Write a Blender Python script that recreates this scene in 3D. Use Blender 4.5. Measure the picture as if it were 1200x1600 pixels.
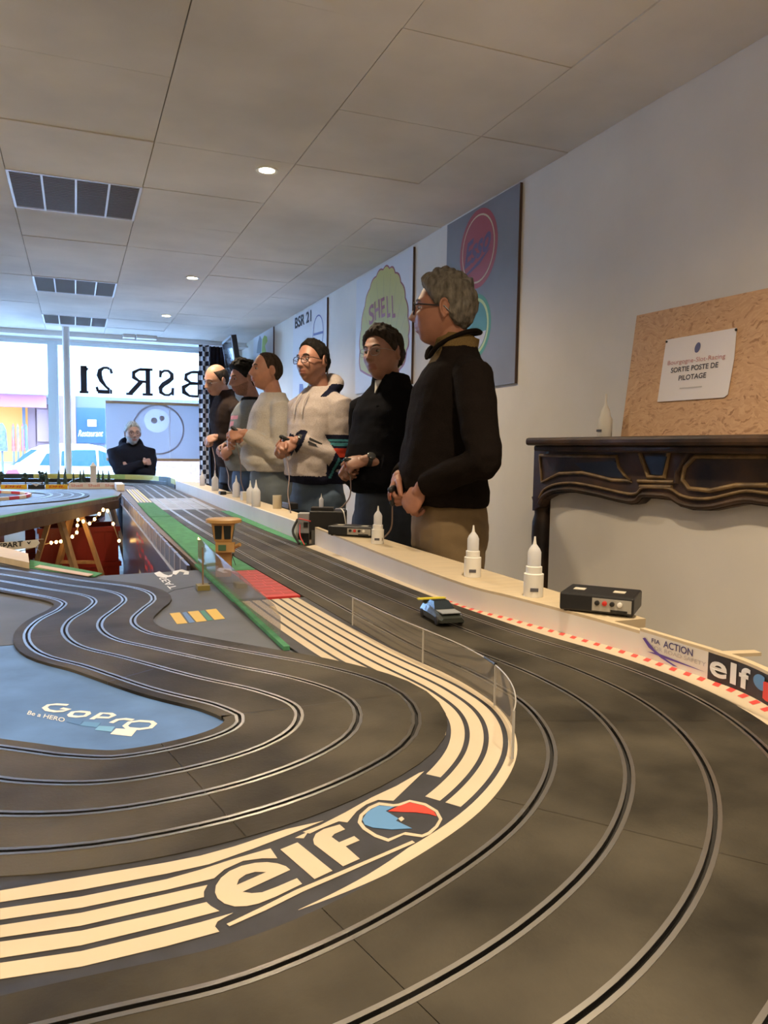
import bpy, bmesh, math, random
import numpy as np
from mathutils import Vector, Matrix, Euler, noise
from mathutils.geometry import tessellate_polygon

for o in list(bpy.data.objects): bpy.data.objects.remove(o, do_unlink=True)
SC = bpy.context.scene
COL = SC.collection
R = math.radians

# ---------------------------------------------------------------- camera
CAMZ = 1.12
YAW, PITCH, ROLL, FPX = 0.382597, 0.081447, 0.01515, 1200.0
cf = Vector((math.sin(YAW)*math.cos(PITCH), math.cos(YAW)*math.cos(PITCH), -math.sin(PITCH)))
cr0 = Vector((math.cos(YAW), -math.sin(YAW), 0)); cu0 = cr0.cross(cf)
cr_ = cr0*math.cos(ROLL) + cu0*math.sin(ROLL)
cu_ = cu0*math.cos(ROLL) - cr0*math.sin(ROLL)
CAMP = Vector((0, 0, CAMZ))
cam_data = bpy.data.cameras.new('camera')
cam = bpy.data.objects.new('camera', cam_data); COL.objects.link(cam)
cam_data.sensor_fit = 'HORIZONTAL'; cam_data.sensor_width = 36; cam_data.lens = 36*FPX/1200
cam_data.clip_start = 0.02; cam_data.clip_end = 200
M3 = Matrix((cr_, cu_, -cf)).transposed()
cam.matrix_world = Matrix.Translation(CAMP) @ M3.to_4x4()
SC.camera = cam

# ---------------------------------------------------------------- world, exposure, lights of the room
SC.view_settings.view_transform = 'Standard'; SC.view_settings.look = 'None'
SC.view_settings.gamma = 1.0; SC.view_settings.use_curve_mapping = False
SC.view_settings.exposure = 0.93
W = bpy.data.worlds.new('overcast_sky'); SC.world = W; W.use_nodes = True
bg = W.node_tree.nodes['Background']
bg.inputs[0].default_value = (0.37, 0.61, 1.0, 1); bg.inputs[1].default_value = 15.0
CEIL = 2.37
WARM = (1.0, 0.79, 0.53)
DOWNLIGHTS = [(0.825, 3.53), (0.83, 5.95), (0.835, 7.76), (0.825, 1.12), (0.30, -0.75), (-1.55, 1.12), (-1.55, 3.53), (-1.55, 5.95), (-1.55, -1.3)]
LAMP_W = 120.0

# ---------------------------------------------------------------- helpers
def ray(px, py):
    return (cf + cr_*((px-600)/FPX) + cu_*((800-py)/FPX))
def at(px, py, z=0.74):
    d = ray(px, py); return CAMP + d*((z-CAMZ)/d.z)
def atX(px, py, X):
    d = ray(px, py); return CAMP + d*(X/d.x)
def atY(px, py, Y):
    d = ray(px, py); return CAMP + d*(Y/d.y)
def atD(px, py, D):
    return CAMP + ray(px, py)*D
def atP(px, py, p0, n):
    d = ray(px, py); return CAMP + d*((Vector(p0)-CAMP).dot(n)/d.dot(n))

MATS = {}
def mat(name, col, rough=0.6, metal=0.0, nscale=0, namt=0.0, bump=0.0, bscale=None, spec=0.5, emit=None, estr=0,
        alpha=1.0, trans=0.0, coat=0.0, stretch=None, col2=None, sheen=0.0, world=False):
    if name in MATS: return MATS[name]
    m = bpy.data.materials.new(name); m.use_nodes = True; nt = m.node_tree
    b = nt.nodes['Principled BSDF']
    b.inputs['Base Color'].default_value = (*col, 1); b.inputs['Roughness'].default_value = rough
    b.inputs['Metallic'].default_value = metal; b.inputs['Specular IOR Level'].default_value = spec
    b.inputs['Alpha'].default_value = alpha; b.inputs['Transmission Weight'].default_value = trans
    b.inputs['Coat Weight'].default_value = coat
    if sheen: b.inputs['Sheen Weight'].default_value = sheen
    if emit: b.inputs['Emission Color'].default_value = (*emit, 1); b.inputs['Emission Strength'].default_value = estr
    if nscale or bump:
        tc = nt.nodes.new('ShaderNodeTexCoord'); src = tc.outputs['Object']
        if world: src = nt.nodes.new('ShaderNodeNewGeometry').outputs['Position']
        if stretch:
            mp = nt.nodes.new('ShaderNodeMapping'); mp.inputs['Scale'].default_value = stretch
            nt.links.new(src, mp.inputs[0]); src = mp.outputs[0]
        if nscale:
            n = nt.nodes.new('ShaderNodeTexNoise'); n.inputs['Scale'].default_value = nscale; n.inputs['Detail'].default_value = 6
            nt.links.new(src, n.inputs['Vector'])
            rp = nt.nodes.new('ShaderNodeValToRGB')
            c2 = col2 if col2 else tuple(max(0, c*(1-namt)) for c in col)
            c1 = col if col2 else tuple(min(1, c*(1+namt*0.6)) for c in col)
            rp.color_ramp.elements[0].position = 0.32; rp.color_ramp.elements[0].color = (*c2, 1)
            rp.color_ramp.elements[1].position = 0.68; rp.color_ramp.elements[1].color = (*c1, 1)
            nt.links.new(n.outputs['Fac'], rp.inputs[0]); nt.links.new(rp.outputs[0], b.inputs['Base Color'])
        if bump:
            n2 = nt.nodes.new('ShaderNodeTexNoise'); n2.inputs['Scale'].default_value = bscale or 60; n2.inputs['Detail'].default_value = 4
            nt.links.new(src, n2.inputs['Vector'])
            bp = nt.nodes.new('ShaderNodeBump'); bp.inputs['Strength'].default_value = bump; bp.inputs['Distance'].default_value = 0.004
            nt.links.new(n2.outputs['Fac'], bp.inputs['Height']); nt.links.new(bp.outputs[0], b.inputs['Normal'])
    MATS[name] = m; return m

def tag(o, label=None, cat=None, group=None, kind=None):
    if label: o['label'] = label
    if cat: o['category'] = cat
    if group: o['group'] = group
    if kind: o['kind'] = kind
    return o
def empty(name, loc, label=None, cat=None, group=None, kind=None, rotz=0):
    o = bpy.data.objects.new(name, None); COL.objects.link(o); o.location = loc; o.rotation_euler = (0, 0, rotz)
    o.empty_display_size = 0.05
    return tag(o, label, cat, group, kind)
def mesh_obj(name, verts, faces, mats, parent=None, smooth=False, mi=None):
    me = bpy.data.meshes.new(name); me.from_pydata([tuple(v) for v in verts], [], faces)
    if not isinstance(mats, (list, tuple)): mats = [mats]
    for m in mats: me.materials.append(m)
    if mi is not None: me.polygons.foreach_set('material_index', mi)
    if smooth: me.polygons.foreach_set('use_smooth', [True]*len(me.polygons))
    me.update()
    o = bpy.data.objects.new(name, me); COL.objects.link(o)
    if parent: o.parent = parent
    return o
def rel(o, parent):
    """parent keeping world-space vertices: child's transform cancels the parent's"""
    o.parent = parent
    bpy.context.view_layer.update()
    o.matrix_parent_inverse = parent.matrix_world.inverted()
    return o

class MB:
    def __init__(s): s.v = []; s.f = []; s.m = []; s.cur = 0
    def add(s, verts, faces):
        b = len(s.v); s.v += [tuple(x) for x in verts]; s.f += [tuple(b+i for i in f) for f in faces]; s.m += [s.cur]*len(faces); return s
    def box(s, x0, x1, y0, y1, z0, z1, M=None):
        vs = [Vector((x, y, z)) for z in (z0, z1) for y in (y0, y1) for x in (x0, x1)]
        if M: vs = [M @ v for v in vs]
        return s.add(vs, [(0,2,3,1),(4,5,7,6),(0,1,5,4),(2,6,7,3),(0,4,6,2),(1,3,7,5)])
    def beam(s, a, b, w, h=None, up=Vector((0,0,1))):
        a = Vector(a); b = Vector(b); h = h or w; d = (b-a).normalized()
        if abs(d.dot(up)) > 0.98: up = Vector((1,0,0))
        r = d.cross(up).normalized(); u = r.cross(d)
        vs = []
        for p in (a, b):
            for sx, sy in ((-1,-1),(1,-1),(1,1),(-1,1)): vs.append(p + r*(sx*w/2) + u*(sy*h/2))
        return s.add(vs, [(0,1,2,3),(7,6,5,4),(0,4,5,1),(1,5,6,2),(2,6,7,3),(3,7,4,0)])
    def tube(s, pts, rad, seg=10, cap=True, flat=None):
        pts = [Vector(p) for p in pts]; n = len(pts)
        if not isinstance(rad, (list, tuple)): rad = [rad]*n
        T = [(pts[min(i+1,n-1)]-pts[max(i-1,0)]).normalized() for i in range(n)]
        up = Vector((0,0,1)) if abs(T[0].z) < 0.9 else Vector((1,0,0))
        r = T[0].cross(up).normalized(); vs = []; rings = []
        for i in range(n):
            r = (r - T[i]*r.dot(T[i])).normalized(); u = T[i].cross(r)
            ry = rad[i] if not flat else rad[i]*flat
            vs += [pts[i] + r*(rad[i]*math.cos(2*math.pi*k/seg)) + u*(ry*math.sin(2*math.pi*k/seg)) for k in range(seg)]
        fs = []
        for i in range(n-1):
            for k in range(seg):
                a = i*seg+k; b = i*seg+(k+1) % seg
                fs.append((a, b, b+seg, a+seg))
        if cap: fs.append(tuple(reversed(range(seg)))); fs.append(tuple(range((n-1)*seg, n*seg)))
        return s.add(vs, fs)
    def capsule(s, pts, rad, seg=14):
        """tube with rounded ends"""
        pts = [Vector(p) for p in pts]; rad = list(rad) if isinstance(rad, (list, tuple)) else [rad]*len(pts)
        d0 = (pts[0]-pts[1]).normalized(); d1 = (pts[-1]-pts[-2]).normalized(); P = []; Q = []
        for a in (85, 65, 40, 18): P.append(pts[0]+d0*rad[0]*math.sin(R(a))); Q.append(rad[0]*math.cos(R(a)))
        P += pts; Q += rad
        for a in (18, 40, 65, 85): P.append(pts[-1]+d1*rad[-1]*math.sin(R(a))); Q.append(rad[-1]*math.cos(R(a)))
        return s.tube(P, Q, seg)
    def lathe(s, prof, c=(0,0,0), seg=20, M=None, cap=True):
        c = Vector(c); vs = []; fs = []; n = len(prof)
        for r, z in prof:
            for k in range(seg):
                v = Vector((r*math.cos(2*math.pi*k/seg), r*math.sin(2*math.pi*k/seg), z))
                vs.append((M @ v if M else v) + c)
        for i in range(n-1):
            for k in range(seg):
                a = i*seg+k; b = i*seg+(k+1) % seg; fs.append((a, b, b+seg, a+seg))
        if cap: fs.append(tuple(reversed(range(seg)))); fs.append(tuple(range((n-1)*seg, n*seg)))
        return s.add(vs, fs)
    def ell(s, c, r, M=None, nu=16, nv=10):
        vs = []; fs = []; c = Vector(c)
        for j in range(nv+1):
            t = math.pi*j/nv
            for k in range(nu):
                p = 2*math.pi*k/nu
                v = Vector((r[0]*math.sin(t)*math.cos(p), r[1]*math.sin(t)*math.sin(p), r[2]*math.cos(t)))
                vs.append(c + (M @ v if M else v))
        for j in range(nv):
            for k in range(nu):
                a = j*nu+k; b = j*nu+(k+1) % nu; fs.append((a+nu, b+nu, b, a))
        return s.add(vs, fs)
    def poly(s, pts, ext, holes=()):
        """flat polygon (list of Vectors) extruded by vector ext"""
        loops = [[Vector(p) for p in pts]] + [[Vector(p) for p in h] for h in holes]
        flat = [p for l in loops for p in l]; tri = tessellate_polygon(loops); n = len(flat); ext = Vector(ext)
        nrm = Vector((0,0,0))
        for t in tri: nrm += (flat[t[1]]-flat[t[0]]).cross(flat[t[2]]-flat[t[0]])
        fl = nrm.dot(ext) < 0
        fs = []
        for t in tri:
            a = tuple(t) if not fl else tuple(reversed(t))
            fs.append(tuple(n+i for i in a)); fs.append(tuple(reversed(a)))
        b = 0
        for l in loops:
            m = len(l)
            for i in range(m): fs.append((b+i, b+(i+1) % m, n+b+(i+1) % m, n+b+i))
            b += m
        return s.add(flat + [p+ext for p in flat], fs)
    def build(s, name, mats, parent=None, smooth=False, bevel=0):
        o = mesh_obj(name, s.v, s.f, mats, parent, smooth, s.m)
        if bevel:
            b = o.modifiers.new('bevel', 'BEVEL'); b.width = bevel; b.segments = 2; b.limit_method = 'ANGLE'
        if smooth and hasattr(o.data, 'set_sharp_from_angle'): o.data.set_sharp_from_angle(angle=R(40))
        return o
def fixn(o):
    bm = bmesh.new(); bm.from_mesh(o.data); bmesh.ops.recalc_face_normals(bm, faces=bm.faces); bm.to_mesh(o.data); bm.free(); return o

TXT = {}
def text_geo(s, bold=0.0, shear=0.0, size=1.0, spacing=1.0):
    """(verts2d, faces) of a word in the built-in face, left-bottom at 0,0"""
    cu = bpy.data.curves.new('t', 'FONT'); cu.body = s; cu.size = size; cu.offset = bold; cu.shear = shear; cu.space_character = spacing
    cu.resolution_u = 4
    o = bpy.data.objects.new('t', cu); COL.objects.link(o)
    dg = bpy.context.evaluated_depsgraph_get(); me = bpy.data.meshes.new_from_object(o.evaluated_get(dg))
    vs = [tuple(v.co) for v in me.vertices]; fs = [tuple(p.vertices) for p in me.polygons]
    bpy.data.objects.remove(o); bpy.data.curves.remove(cu); bpy.data.meshes.remove(me)
    x0 = min(v[0] for v in vs); x1 = max(v[0] for v in vs); y0 = min(v[1] for v in vs); y1 = max(v[1] for v in vs)
    return [((v[0]-x0)/(x1-x0), (v[1]-y0)/(y1-y0)) for v in vs], fs
def lettering(name, s, o0, ux, uy, m, parent=None, bold=0.0, shear=0.0, lift=0.0006, spacing=1.0):
    """word filling the parallelogram o0 + u*ux + v*uy (Vectors in the world)"""
    vs, fs = text_geo(s, bold, shear, spacing=spacing); o0 = Vector(o0); ux = Vector(ux); uy = Vector(uy)
    n = ux.cross(uy).normalized()
    o = mesh_obj(name, [o0 + ux*a + uy*b + n*lift for a, b in vs], fs, m)
    if parent: rel(o, parent)
    return o
def stroke(mb, pts, w, n, lift=0.0006, closed=False):
    """flat ribbon along pts (Vectors), width w, on the surface with normal n"""
    pts = [Vector(p) for p in pts]; k = len(pts); n = Vector(n); L = []; Q = []
    ws = w if isinstance(w, (list, tuple)) else [w]*k
    for i in range(k):
        a = pts[(i-1) % k] if closed or i > 0 else pts[i]; b = pts[(i+1) % k] if closed or i < k-1 else pts[i]
        t = (b-a).normalized(); s = n.cross(t).normalized()
        L.append(pts[i]+s*ws[i]/2+n*lift); Q.append(pts[i]-s*ws[i]/2+n*lift)
    fs = [(i, k+i, k+i+1, i+1) for i in range(k-1)]
    if closed: fs.append((k-1, 2*k-1, k, 0))
    return mb.add(L+Q, fs)
def crom(C, n=8, closed=False):
    C = [np.array(c, float) for c in C]; out = []
    Q = ([C[-1]]+C+[C[0], C[1]]) if closed else ([2*C[0]-C[1]]+C+[2*C[-1]-C[-2]])
    for i in range(1, len(Q)-2):
        p0, p1, p2, p3 = Q[i-1:i+3]
        for j in range(n):
            t = j/n; out.append(.5*(2*p1+(p2-p0)*t+(2*p0-5*p1+4*p2-p3)*t*t+(3*p1-p0-3*p2+p3)*t**3))
    if not closed: out.append(C[-1])
    return out
def copy_tree(o, parent=None):
    c = o.copy(); COL.objects.link(c)
    if parent: c.parent = parent
    for ch in o.children: copy_tree(ch, c)
    return c
UP = Vector((0, 0, 1))
# ================================================================ STRUCTURE
XW, XL, YN, YF = 1.94, -3.2, -2.6, 9.6
def clear_pane(name, tint=(1,1,1), gloss=0.04, haze=0.0, hcol=(1,1,1)):
    if name in MATS: return MATS[name]
    m = bpy.data.materials.new(name); m.use_nodes = True; nt = m.node_tree; nt.nodes.clear()
    out = nt.nodes.new('ShaderNodeOutputMaterial'); tr = nt.nodes.new('ShaderNodeBsdfTransparent'); tr.inputs[0].default_value = (*tint, 1)
    gl = nt.nodes.new('ShaderNodeBsdfGlossy'); gl.inputs['Roughness'].default_value = 0.03
    lw = nt.nodes.new('ShaderNodeLayerWeight'); lw.inputs[0].default_value = 0.5
    pw = nt.nodes.new('ShaderNodeMath'); pw.operation = 'POWER'; pw.inputs[1].default_value = 4.0; nt.links.new(lw.outputs['Facing'], pw.inputs[0])
    fr = nt.nodes.new('ShaderNodeMath'); fr.operation = 'MULTIPLY_ADD'; fr.inputs[1].default_value = 0.6; fr.inputs[2].default_value = gloss; nt.links.new(pw.outputs[0], fr.inputs[0])
    mx = nt.nodes.new('ShaderNodeMixShader'); nt.links.new(fr.outputs[0], mx.inputs[0]); nt.links.new(tr.outputs[0], mx.inputs[1]); nt.links.new(gl.outputs[0], mx.inputs[2])
    last = mx
    if haze:
        df = nt.nodes.new('ShaderNodeBsdfDiffuse'); df.inputs[0].default_value = (*hcol, 1)
        m2 = nt.nodes.new('ShaderNodeMixShader'); m2.inputs[0].default_value = haze
        nt.links.new(mx.outputs[0], m2.inputs[1]); nt.links.new(df.outputs[0], m2.inputs[2]); last = m2
    nt.links.new(last.outputs[0], out.inputs[0]); MATS[name] = m; return m
def sheet(name, col, trans=0.5, rough=0.8):
    """thin translucent sheet (vinyl, paper, cloth)"""
    if name in MATS: return MATS[name]
    m = bpy.data.materials.new(name); m.use_nodes = True; nt = m.node_tree; nt.nodes.clear()
    out = nt.nodes.new('ShaderNodeOutputMaterial'); d = nt.nodes.new('ShaderNodeBsdfDiffuse'); t = nt.nodes.new('ShaderNodeBsdfTranslucent')
    d.inputs[0].default_value = (*col, 1); t.inputs[0].default_value = (*col, 1)
    mx = nt.nodes.new('ShaderNodeMixShader'); mx.inputs[0].default_value = trans
    nt.links.new(d.outputs[0], mx.inputs[1]); nt.links.new(t.outputs[0], mx.inputs[2]); nt.links.new(mx.outputs[0], out.inputs[0])
    MATS[name] = m; return m
GLASS = clear_pane('shop_glass', (0.96, 0.98, 1.0))
PLEXI = clear_pane('clear_acrylic', (0.90, 0.88, 0.86), haze=0.10, hcol=(0.6, 0.57, 0.52))
plaster = mat('wall_plaster', (0.74, 0.71, 0.66), 0.9, nscale=2.2, namt=0.07, bump=0.12, bscale=45, spec=0.2)
tile_m = mat('ceiling_tile_board', (0.80, 0.77, 0.72), 0.95, nscale=1.15, namt=0.20, bump=0.10, bscale=160, spec=0.1, world=True)
gap_m = mat('ceiling_joint', (0.20, 0.18, 0.16), 0.95)
white_p = mat('white_paint', (0.75, 0.75, 0.74), 0.5)
floor_m = mat('floor_tiles_grey', (0.40, 0.36, 0.31), 0.5, nscale=5, namt=0.3)

tag(MB().box(XL, XW, YN, YF+0.3, -0.08, 0).build('floor', floor_m), kind='structure', label='dark grey floor under the track tables')
tag(MB().box(XW, XW+0.15, YN, YF+0.3, 0, 2.55).build('wall_right', plaster), kind='structure', label='off-white plaster wall behind the drivers')
tag(MB().box(XL-0.15, XL, YN, YF+0.3, 0, 2.55).build('wall_left', plaster), kind='structure')
tag(MB().box(XL, XW, YN-0.15, YN, 0, 2.55).build('wall_near', plaster), kind='structure')
ceil = tag(MB().box(XL, XW, YN, 9.35, 2.382, 2.50).build('ceiling', gap_m), kind='structure', label='suspended ceiling of square off-white tiles')
# square tiles, 0.6 m, one mesh shared
fix_cells = {(0, 4.01), (0, 6.41), (0, 8.21)}
T0X, T0Y = 0.325, 2.81
random.seed(4)
tile_mb = MB().box(0.002, 0.598, 0.002, 0.598, 0, 0.012)
tile0 = tile_mb.build('ceiling_tile', tile_m); std_tile = tile0.data
meshes = {}
nx0, nx1 = int(math.floor((XL-T0X)/0.6)), int(math.ceil((XW-T0X)/0.6))
ny0, ny1 = int(math.floor((YN-T0Y)/0.6)), int(math.ceil((9.35-T0Y)/0.6))
first = True
for i in range(nx0, nx1):
    for j in range(ny0, ny1):
        x0, y0 = T0X+0.6*i, T0Y+0.6*j
        if i == -1 and j in (2, 6, 9): continue
        wx = min(0.6, XW-x0); wy = min(0.6, 9.35-y0); sx = max(0, XL-x0); sy = max(0, YN-y0)
        if wx-sx < 0.03 or wy-sy < 0.03: continue
        key = (round(wx, 3), round(wy, 3), round(sx, 3), round(sy, 3))
        if key == (0.6, 0.6, 0, 0): me = std_tile
        else:
            if key not in meshes:
                t = MB().box(sx+0.002, wx-0.002, sy+0.002, wy-0.002, 0, 0.012).build('ceiling_tile', tile_m); meshes[key] = t.data
                bpy.data.objects.remove(t)
            me = meshes[key]
        if first: o = tile0; o.data = me; first = False
        else: o = bpy.data.objects.new('ceiling_tile', me); COL.objects.link(o)
        o.parent = ceil; o.location = (x0, y0, 2.37 + random.uniform(-0.0015, 0.0015)); o.rotation_euler = (random.uniform(-.002, .002), random.uniform(-.002, .002), 0)
# dropped beam and soffit before the shop window
tag(MB().box(XL, XW, 9.35, YF, 2.315, 2.50).build('trim_1', white_p), kind='structure', label='white dropped beam above the shop window')
tag(MB().box(XL, XW, YF, YF+0.10, 2.29, 2.50).build('trim_2', white_p), kind='structure')
tag(MB().box(XL, XW, YF, YF+0.12, 0, 0.42).build('wall_window', plaster), kind='structure')
tag(MB().box(1.55, XW, YF, YF+0.12, 0.42, 2.29).build('wall_far', plaster), kind='structure')
# window frames: a wide right pane, a mullion and the left pane
frame_m = mat('window_frame_paint', (0.72, 0.80, 0.84), 0.4)
for n, (x0, x1) in enumerate(((-0.195, 1.55), (XL, -0.245)), 1):
    w = tag(empty('window_%d' % n, (0, 0, 0)), kind='structure', label=('shop window pane carrying the white lettered band', 'bare shop window pane left of the mullion')[n-1])
    f = MB()
    f.box(x0, x1, YF+0.02, YF+0.07, 0.42, 0.47); f.box(x0, x1, YF+0.02, YF+0.07, 2.25, 2.29)
    f.box(x0, x0+0.03, YF+0.02, YF+0.07, 0.47, 2.25); f.box(x1-0.03, x1, YF+0.02, YF+0.07, 0.47, 2.25)
    f.build('window_frame', frame_m, w)
    MB().box(x0+0.03, x1-0.03, YF+0.04, YF+0.046, 0.47, 2.25).build('pane', GLASS, w)
tag(MB().box(-0.245, -0.195, YF, YF+0.10, 0.42, 2.29).build('trim_3', frame_m), kind='structure', label='pale blue-white window mullion')
# white band with mirrored letters stuck on the right pane
vinyl = sheet('white_vinyl', (0.93, 0.95, 0.97), 0.6); blackv = mat('black_vinyl', (0.008, 0.009, 0.014), 0.5)
band = empty('window_lettering', (0.6, YF+0.03, 1.70), 'white vinyl band on shop window with black reversed BSR 21 lettering', 'lettering')
zb0, zb1 = atY(200, 619, YF).z, atY(200, 568, YF).z
xb0 = atY(88, 590, YF).x
rel(MB().box(xb0, 1.52, YF+0.034, YF+0.0355, zb0-0.02, zb1+0.03).build('band', vinyl), band)
def serif(ch):
    """outline strokes (points, widths) in a unit box for the reversed serif letters"""
    S = []
    T_ = .085
    if ch == '1': S += [([(.55,0),(.55,1)], .20), ([(.2,.02),(.9,.02)], .05), ([(.22,.86),(.5,.96)], .08)]
    if ch == '2': S += [([(.1,.76),(.16,.9),(.34,.97),(.55,.96),(.74,.86),(.78,.68),(.68,.48),(.45,.27),(.12,.07)], [.09,.09,.06,.06,.14,.18,.14,.08,.06]), ([(.1,.06),(.88,.06)], .13), ([(.86,.06),(.93,.24)], .05)]
    if ch == 'B': S += [([(.22,0),(.22,1)], .17), ([(.02,.02),(.55,.02)], .045), ([(.02,.98),(.5,.98)], .045),
                        ([(.3,.97),(.55,.96),(.75,.85),(.76,.68),(.58,.55),(.3,.53)], [.04,.05,.12,.14,.06,.04]), ([(.3,.52),(.62,.5),(.85,.36),(.84,.17),(.62,.03),(.3,.02)], [.04,.06,.15,.16,.06,.04])]
    if ch == 'R': S += [([(.2,0),(.2,1)], .16), ([(.02,.02),(.4,.02)], .045), ([(.02,.98),(.5,.98)], .045),
                        ([(.28,.97),(.52,.96),(.72,.84),(.72,.66),(.52,.52),(.28,.5)], [.04,.05,.13,.14,.06,.04]), ([(.45,.5),(.85,.03)], .15), ([(.75,.02),(1,.02)], .045)]
    if ch == 'S': S += [([(.83,.72),(.78,.88),(.6,.97),(.38,.97),(.18,.85),(.18,.68),(.4,.55),(.65,.44),(.82,.30),(.8,.12),(.58,.03),(.35,.03),(.17,.13),(.12,.3)], [.05,.06,.05,.06,.13,.15,.16,.16,.15,.13,.06,.05,.06,.05]),
                        ([(.82,.70),(.82,.98)], .04), ([(.13,.02),(.13,.32)], .04)]
    return S
lz0, lz1 = atY(128, 613, YF).z, atY(128, 571, YF).z
for ch, pa, pb in (('1', 122, 142), ('2', 178, 149), ('R', 240, 197), ('S', 274, 246), ('B', 322, 281)):
    xa, xb = atY(pa, 595, YF).x, atY(pb, 595, YF).x           # reversed: the letter's left edge lies right in the room
    if ch == '1': xa, xb = xb, xa
    mb = MB()
    for pts, w in serif(ch):
        w = [max(a, .085) for a in w] if isinstance(w, list) else max(w, .085)
        P = [Vector((xa+(xb-xa)*u, YF+0.033, lz0+(lz1-lz0)*v)) for u, v in pts]
        sc = (lz1-lz0)*1.12
        stroke(mb, P, [a*sc for a in w] if isinstance(w, list) else w*sc, (0, -1, 0), 0.0012+0.0002*len(mb.f) % 0.0004)
    rel(mb.build('letter', blackv), band)
# hanging translucent screen with wooden battens in the window
scr = empty('window_screen', (0.75, 9.52, 0.95), 'translucent white screen with wooden battens and faint round emblem in shop window', 'screen')
xs0, xs1 = atY(165.5, 670, 9.52).x, 1.48
zt, zbm = atY(200, 629, 9.52).z, atY(200, 718, 9.52).z
c2 = atY(245, 656, 9.519); hole_ = [c2+Vector((.145*math.cos(2*math.pi*k/32), 0, .13*math.sin(2*math.pi*k/32)-.02*(1 if math.sin(2*math.pi*k/32) < -.5 else 0))) for k in range(32)]
rel(MB().poly([Vector((xs0, 9.519, zbm)), Vector((xs1, 9.519, zbm)), Vector((xs1, 9.519, zt)), Vector((xs0, 9.519, zt))], (0, .002, 0), [hole_]).build('cloth', sheet('screen_cloth', (0.60, 0.61, 0.66), 0.30)), scr)
rel(MB().poly(hole_, (0, .002, 0)).build('emblem_shape', sheet('screen_emblem_light', (0.72, 0.72, 0.77), .34)), scr)
wood_l = mat('pale_wood', (0.48, 0.31, 0.16), 0.6, nscale=9, namt=0.25, stretch=(1, 1, 6))
for z in (zt, zbm): rel(MB().box(xs0, xs1, 9.508, 9.519, z-0.016, z+0.016).build('batten', wood_l), scr)
seam = mat('screen_seam', (0.8, 0.82, 0.88), 0.8)
for px in (265,): x = atY(px, 670, 9.52).x; rel(MB().box(x-.004, x+.004, 9.516, 9.519, zbm+.02, zt-.02).build('seam', seam), scr)
emb = sheet('screen_emblem', (0.50, 0.50, 0.57), .30); pass
c = atY(248, 671, 9.517); rr = 0.30
for x in (xs0+.05, xs1-.05): rel(MB().tube([(x, 9.52, zt), (x, 9.52, 2.3152)], .003, 6).build('cord', white_p), scr)
circ = lambda c, r, n=36, sx=1.0: [c+Vector((r*sx*math.cos(2*math.pi*k/n), 0, r*math.sin(2*math.pi*k/n))) for k in range(n)]
rel(MB().poly(circ(c, rr), (0, -0.001, 0), [circ(c, rr-0.02)]).build('emblem_ring', emb), scr)
for dx, dz, r_ in ((-.03, -.01, .036), (.06, .02, .03)): rel(MB().poly(circ(c2+Vector((dx, -.0012, dz)), r_), (0, -0.0008, 0)).build('emblem_eye', emb), scr)

# white column
tag(MB().lathe([(0.037, 0), (0.037, CEIL)], atY(105, 700, 9.0)*1.0*Vector((1,1,0)).length*0 + Vector((atY(105,640,9.0).x, 9.0, 0)), 20).build('column', white_p, smooth=True), 'slim round white steel column before the shop window', 'column')

# small ceiling bits: exit light box and a vent
for nm, (pa, pb, y0, y1), lab in (('emergency_light', (192, 211, 540, 546), 'small white emergency light under the beam by the window'), ('ceiling_vent', (213, 245, 532, 536), 'narrow flat vent strip on the dropped beam')):
    p = atY((pa+pb)/2, y1, 9.28); q = atY(pb, y1, 9.28).x-p.x
    tag(MB().box(p.x-q, p.x+q, 9.22, 9.345, 2.33, 2.37-.001).build(nm, white_p, bevel=0.006), lab, 'light' if 'light' in nm else 'vent')

# louvred ceiling fixtures, switched off
louv = mat('louvre_grey', (0.27, 0.26, 0.25), 0.45, metal=0.3); lou_w = mat('louvre_white', (0.8, 0.82, 0.86), 0.35)
def fixture():
    r = empty('louvre_light', (0, 0, 0), 'square', 'light', 'louvred ceiling fixtures')
    MB().box(.012, .588, .012, .588, 0.004, 0.011).build('tray', louv, r)
    f = MB(); f.box(0, .6, 0, .012, -0.002, .012); f.box(0, .6, .588, .6, -0.002, .012); f.box(0, .012, .012, .588, -0.002, .012); f.box(.588, .6, .012, .588, -0.002, .012)
    f.build('frame', lou_w, r)
    for k in range(3): MB().box(.150*(k+1)-.005, .150*(k+1)+.005, .012, .588, -.003, .004).build('divider', lou_w, r)
    for k in range(22): MB().box(.012, .588, .022+k*.0257, .026+k*.0257, -.0015, .004).build('louvre_slat', louv, r)
    return r
fx = fixture()
for k, j in enumerate((2, 6, 9)):
    o = fx if k == 0 else copy_tree(fx)
    o.location = (T0X-0.6, T0Y+0.6*j, 2.368)
    o['label'] = ('unlit louvred light in the ceiling level with the grey sign board', 'unlit louvred light in the ceiling between its two like fixtures', 'unlit louvred light in the ceiling next to the dropped beam')[k]

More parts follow.
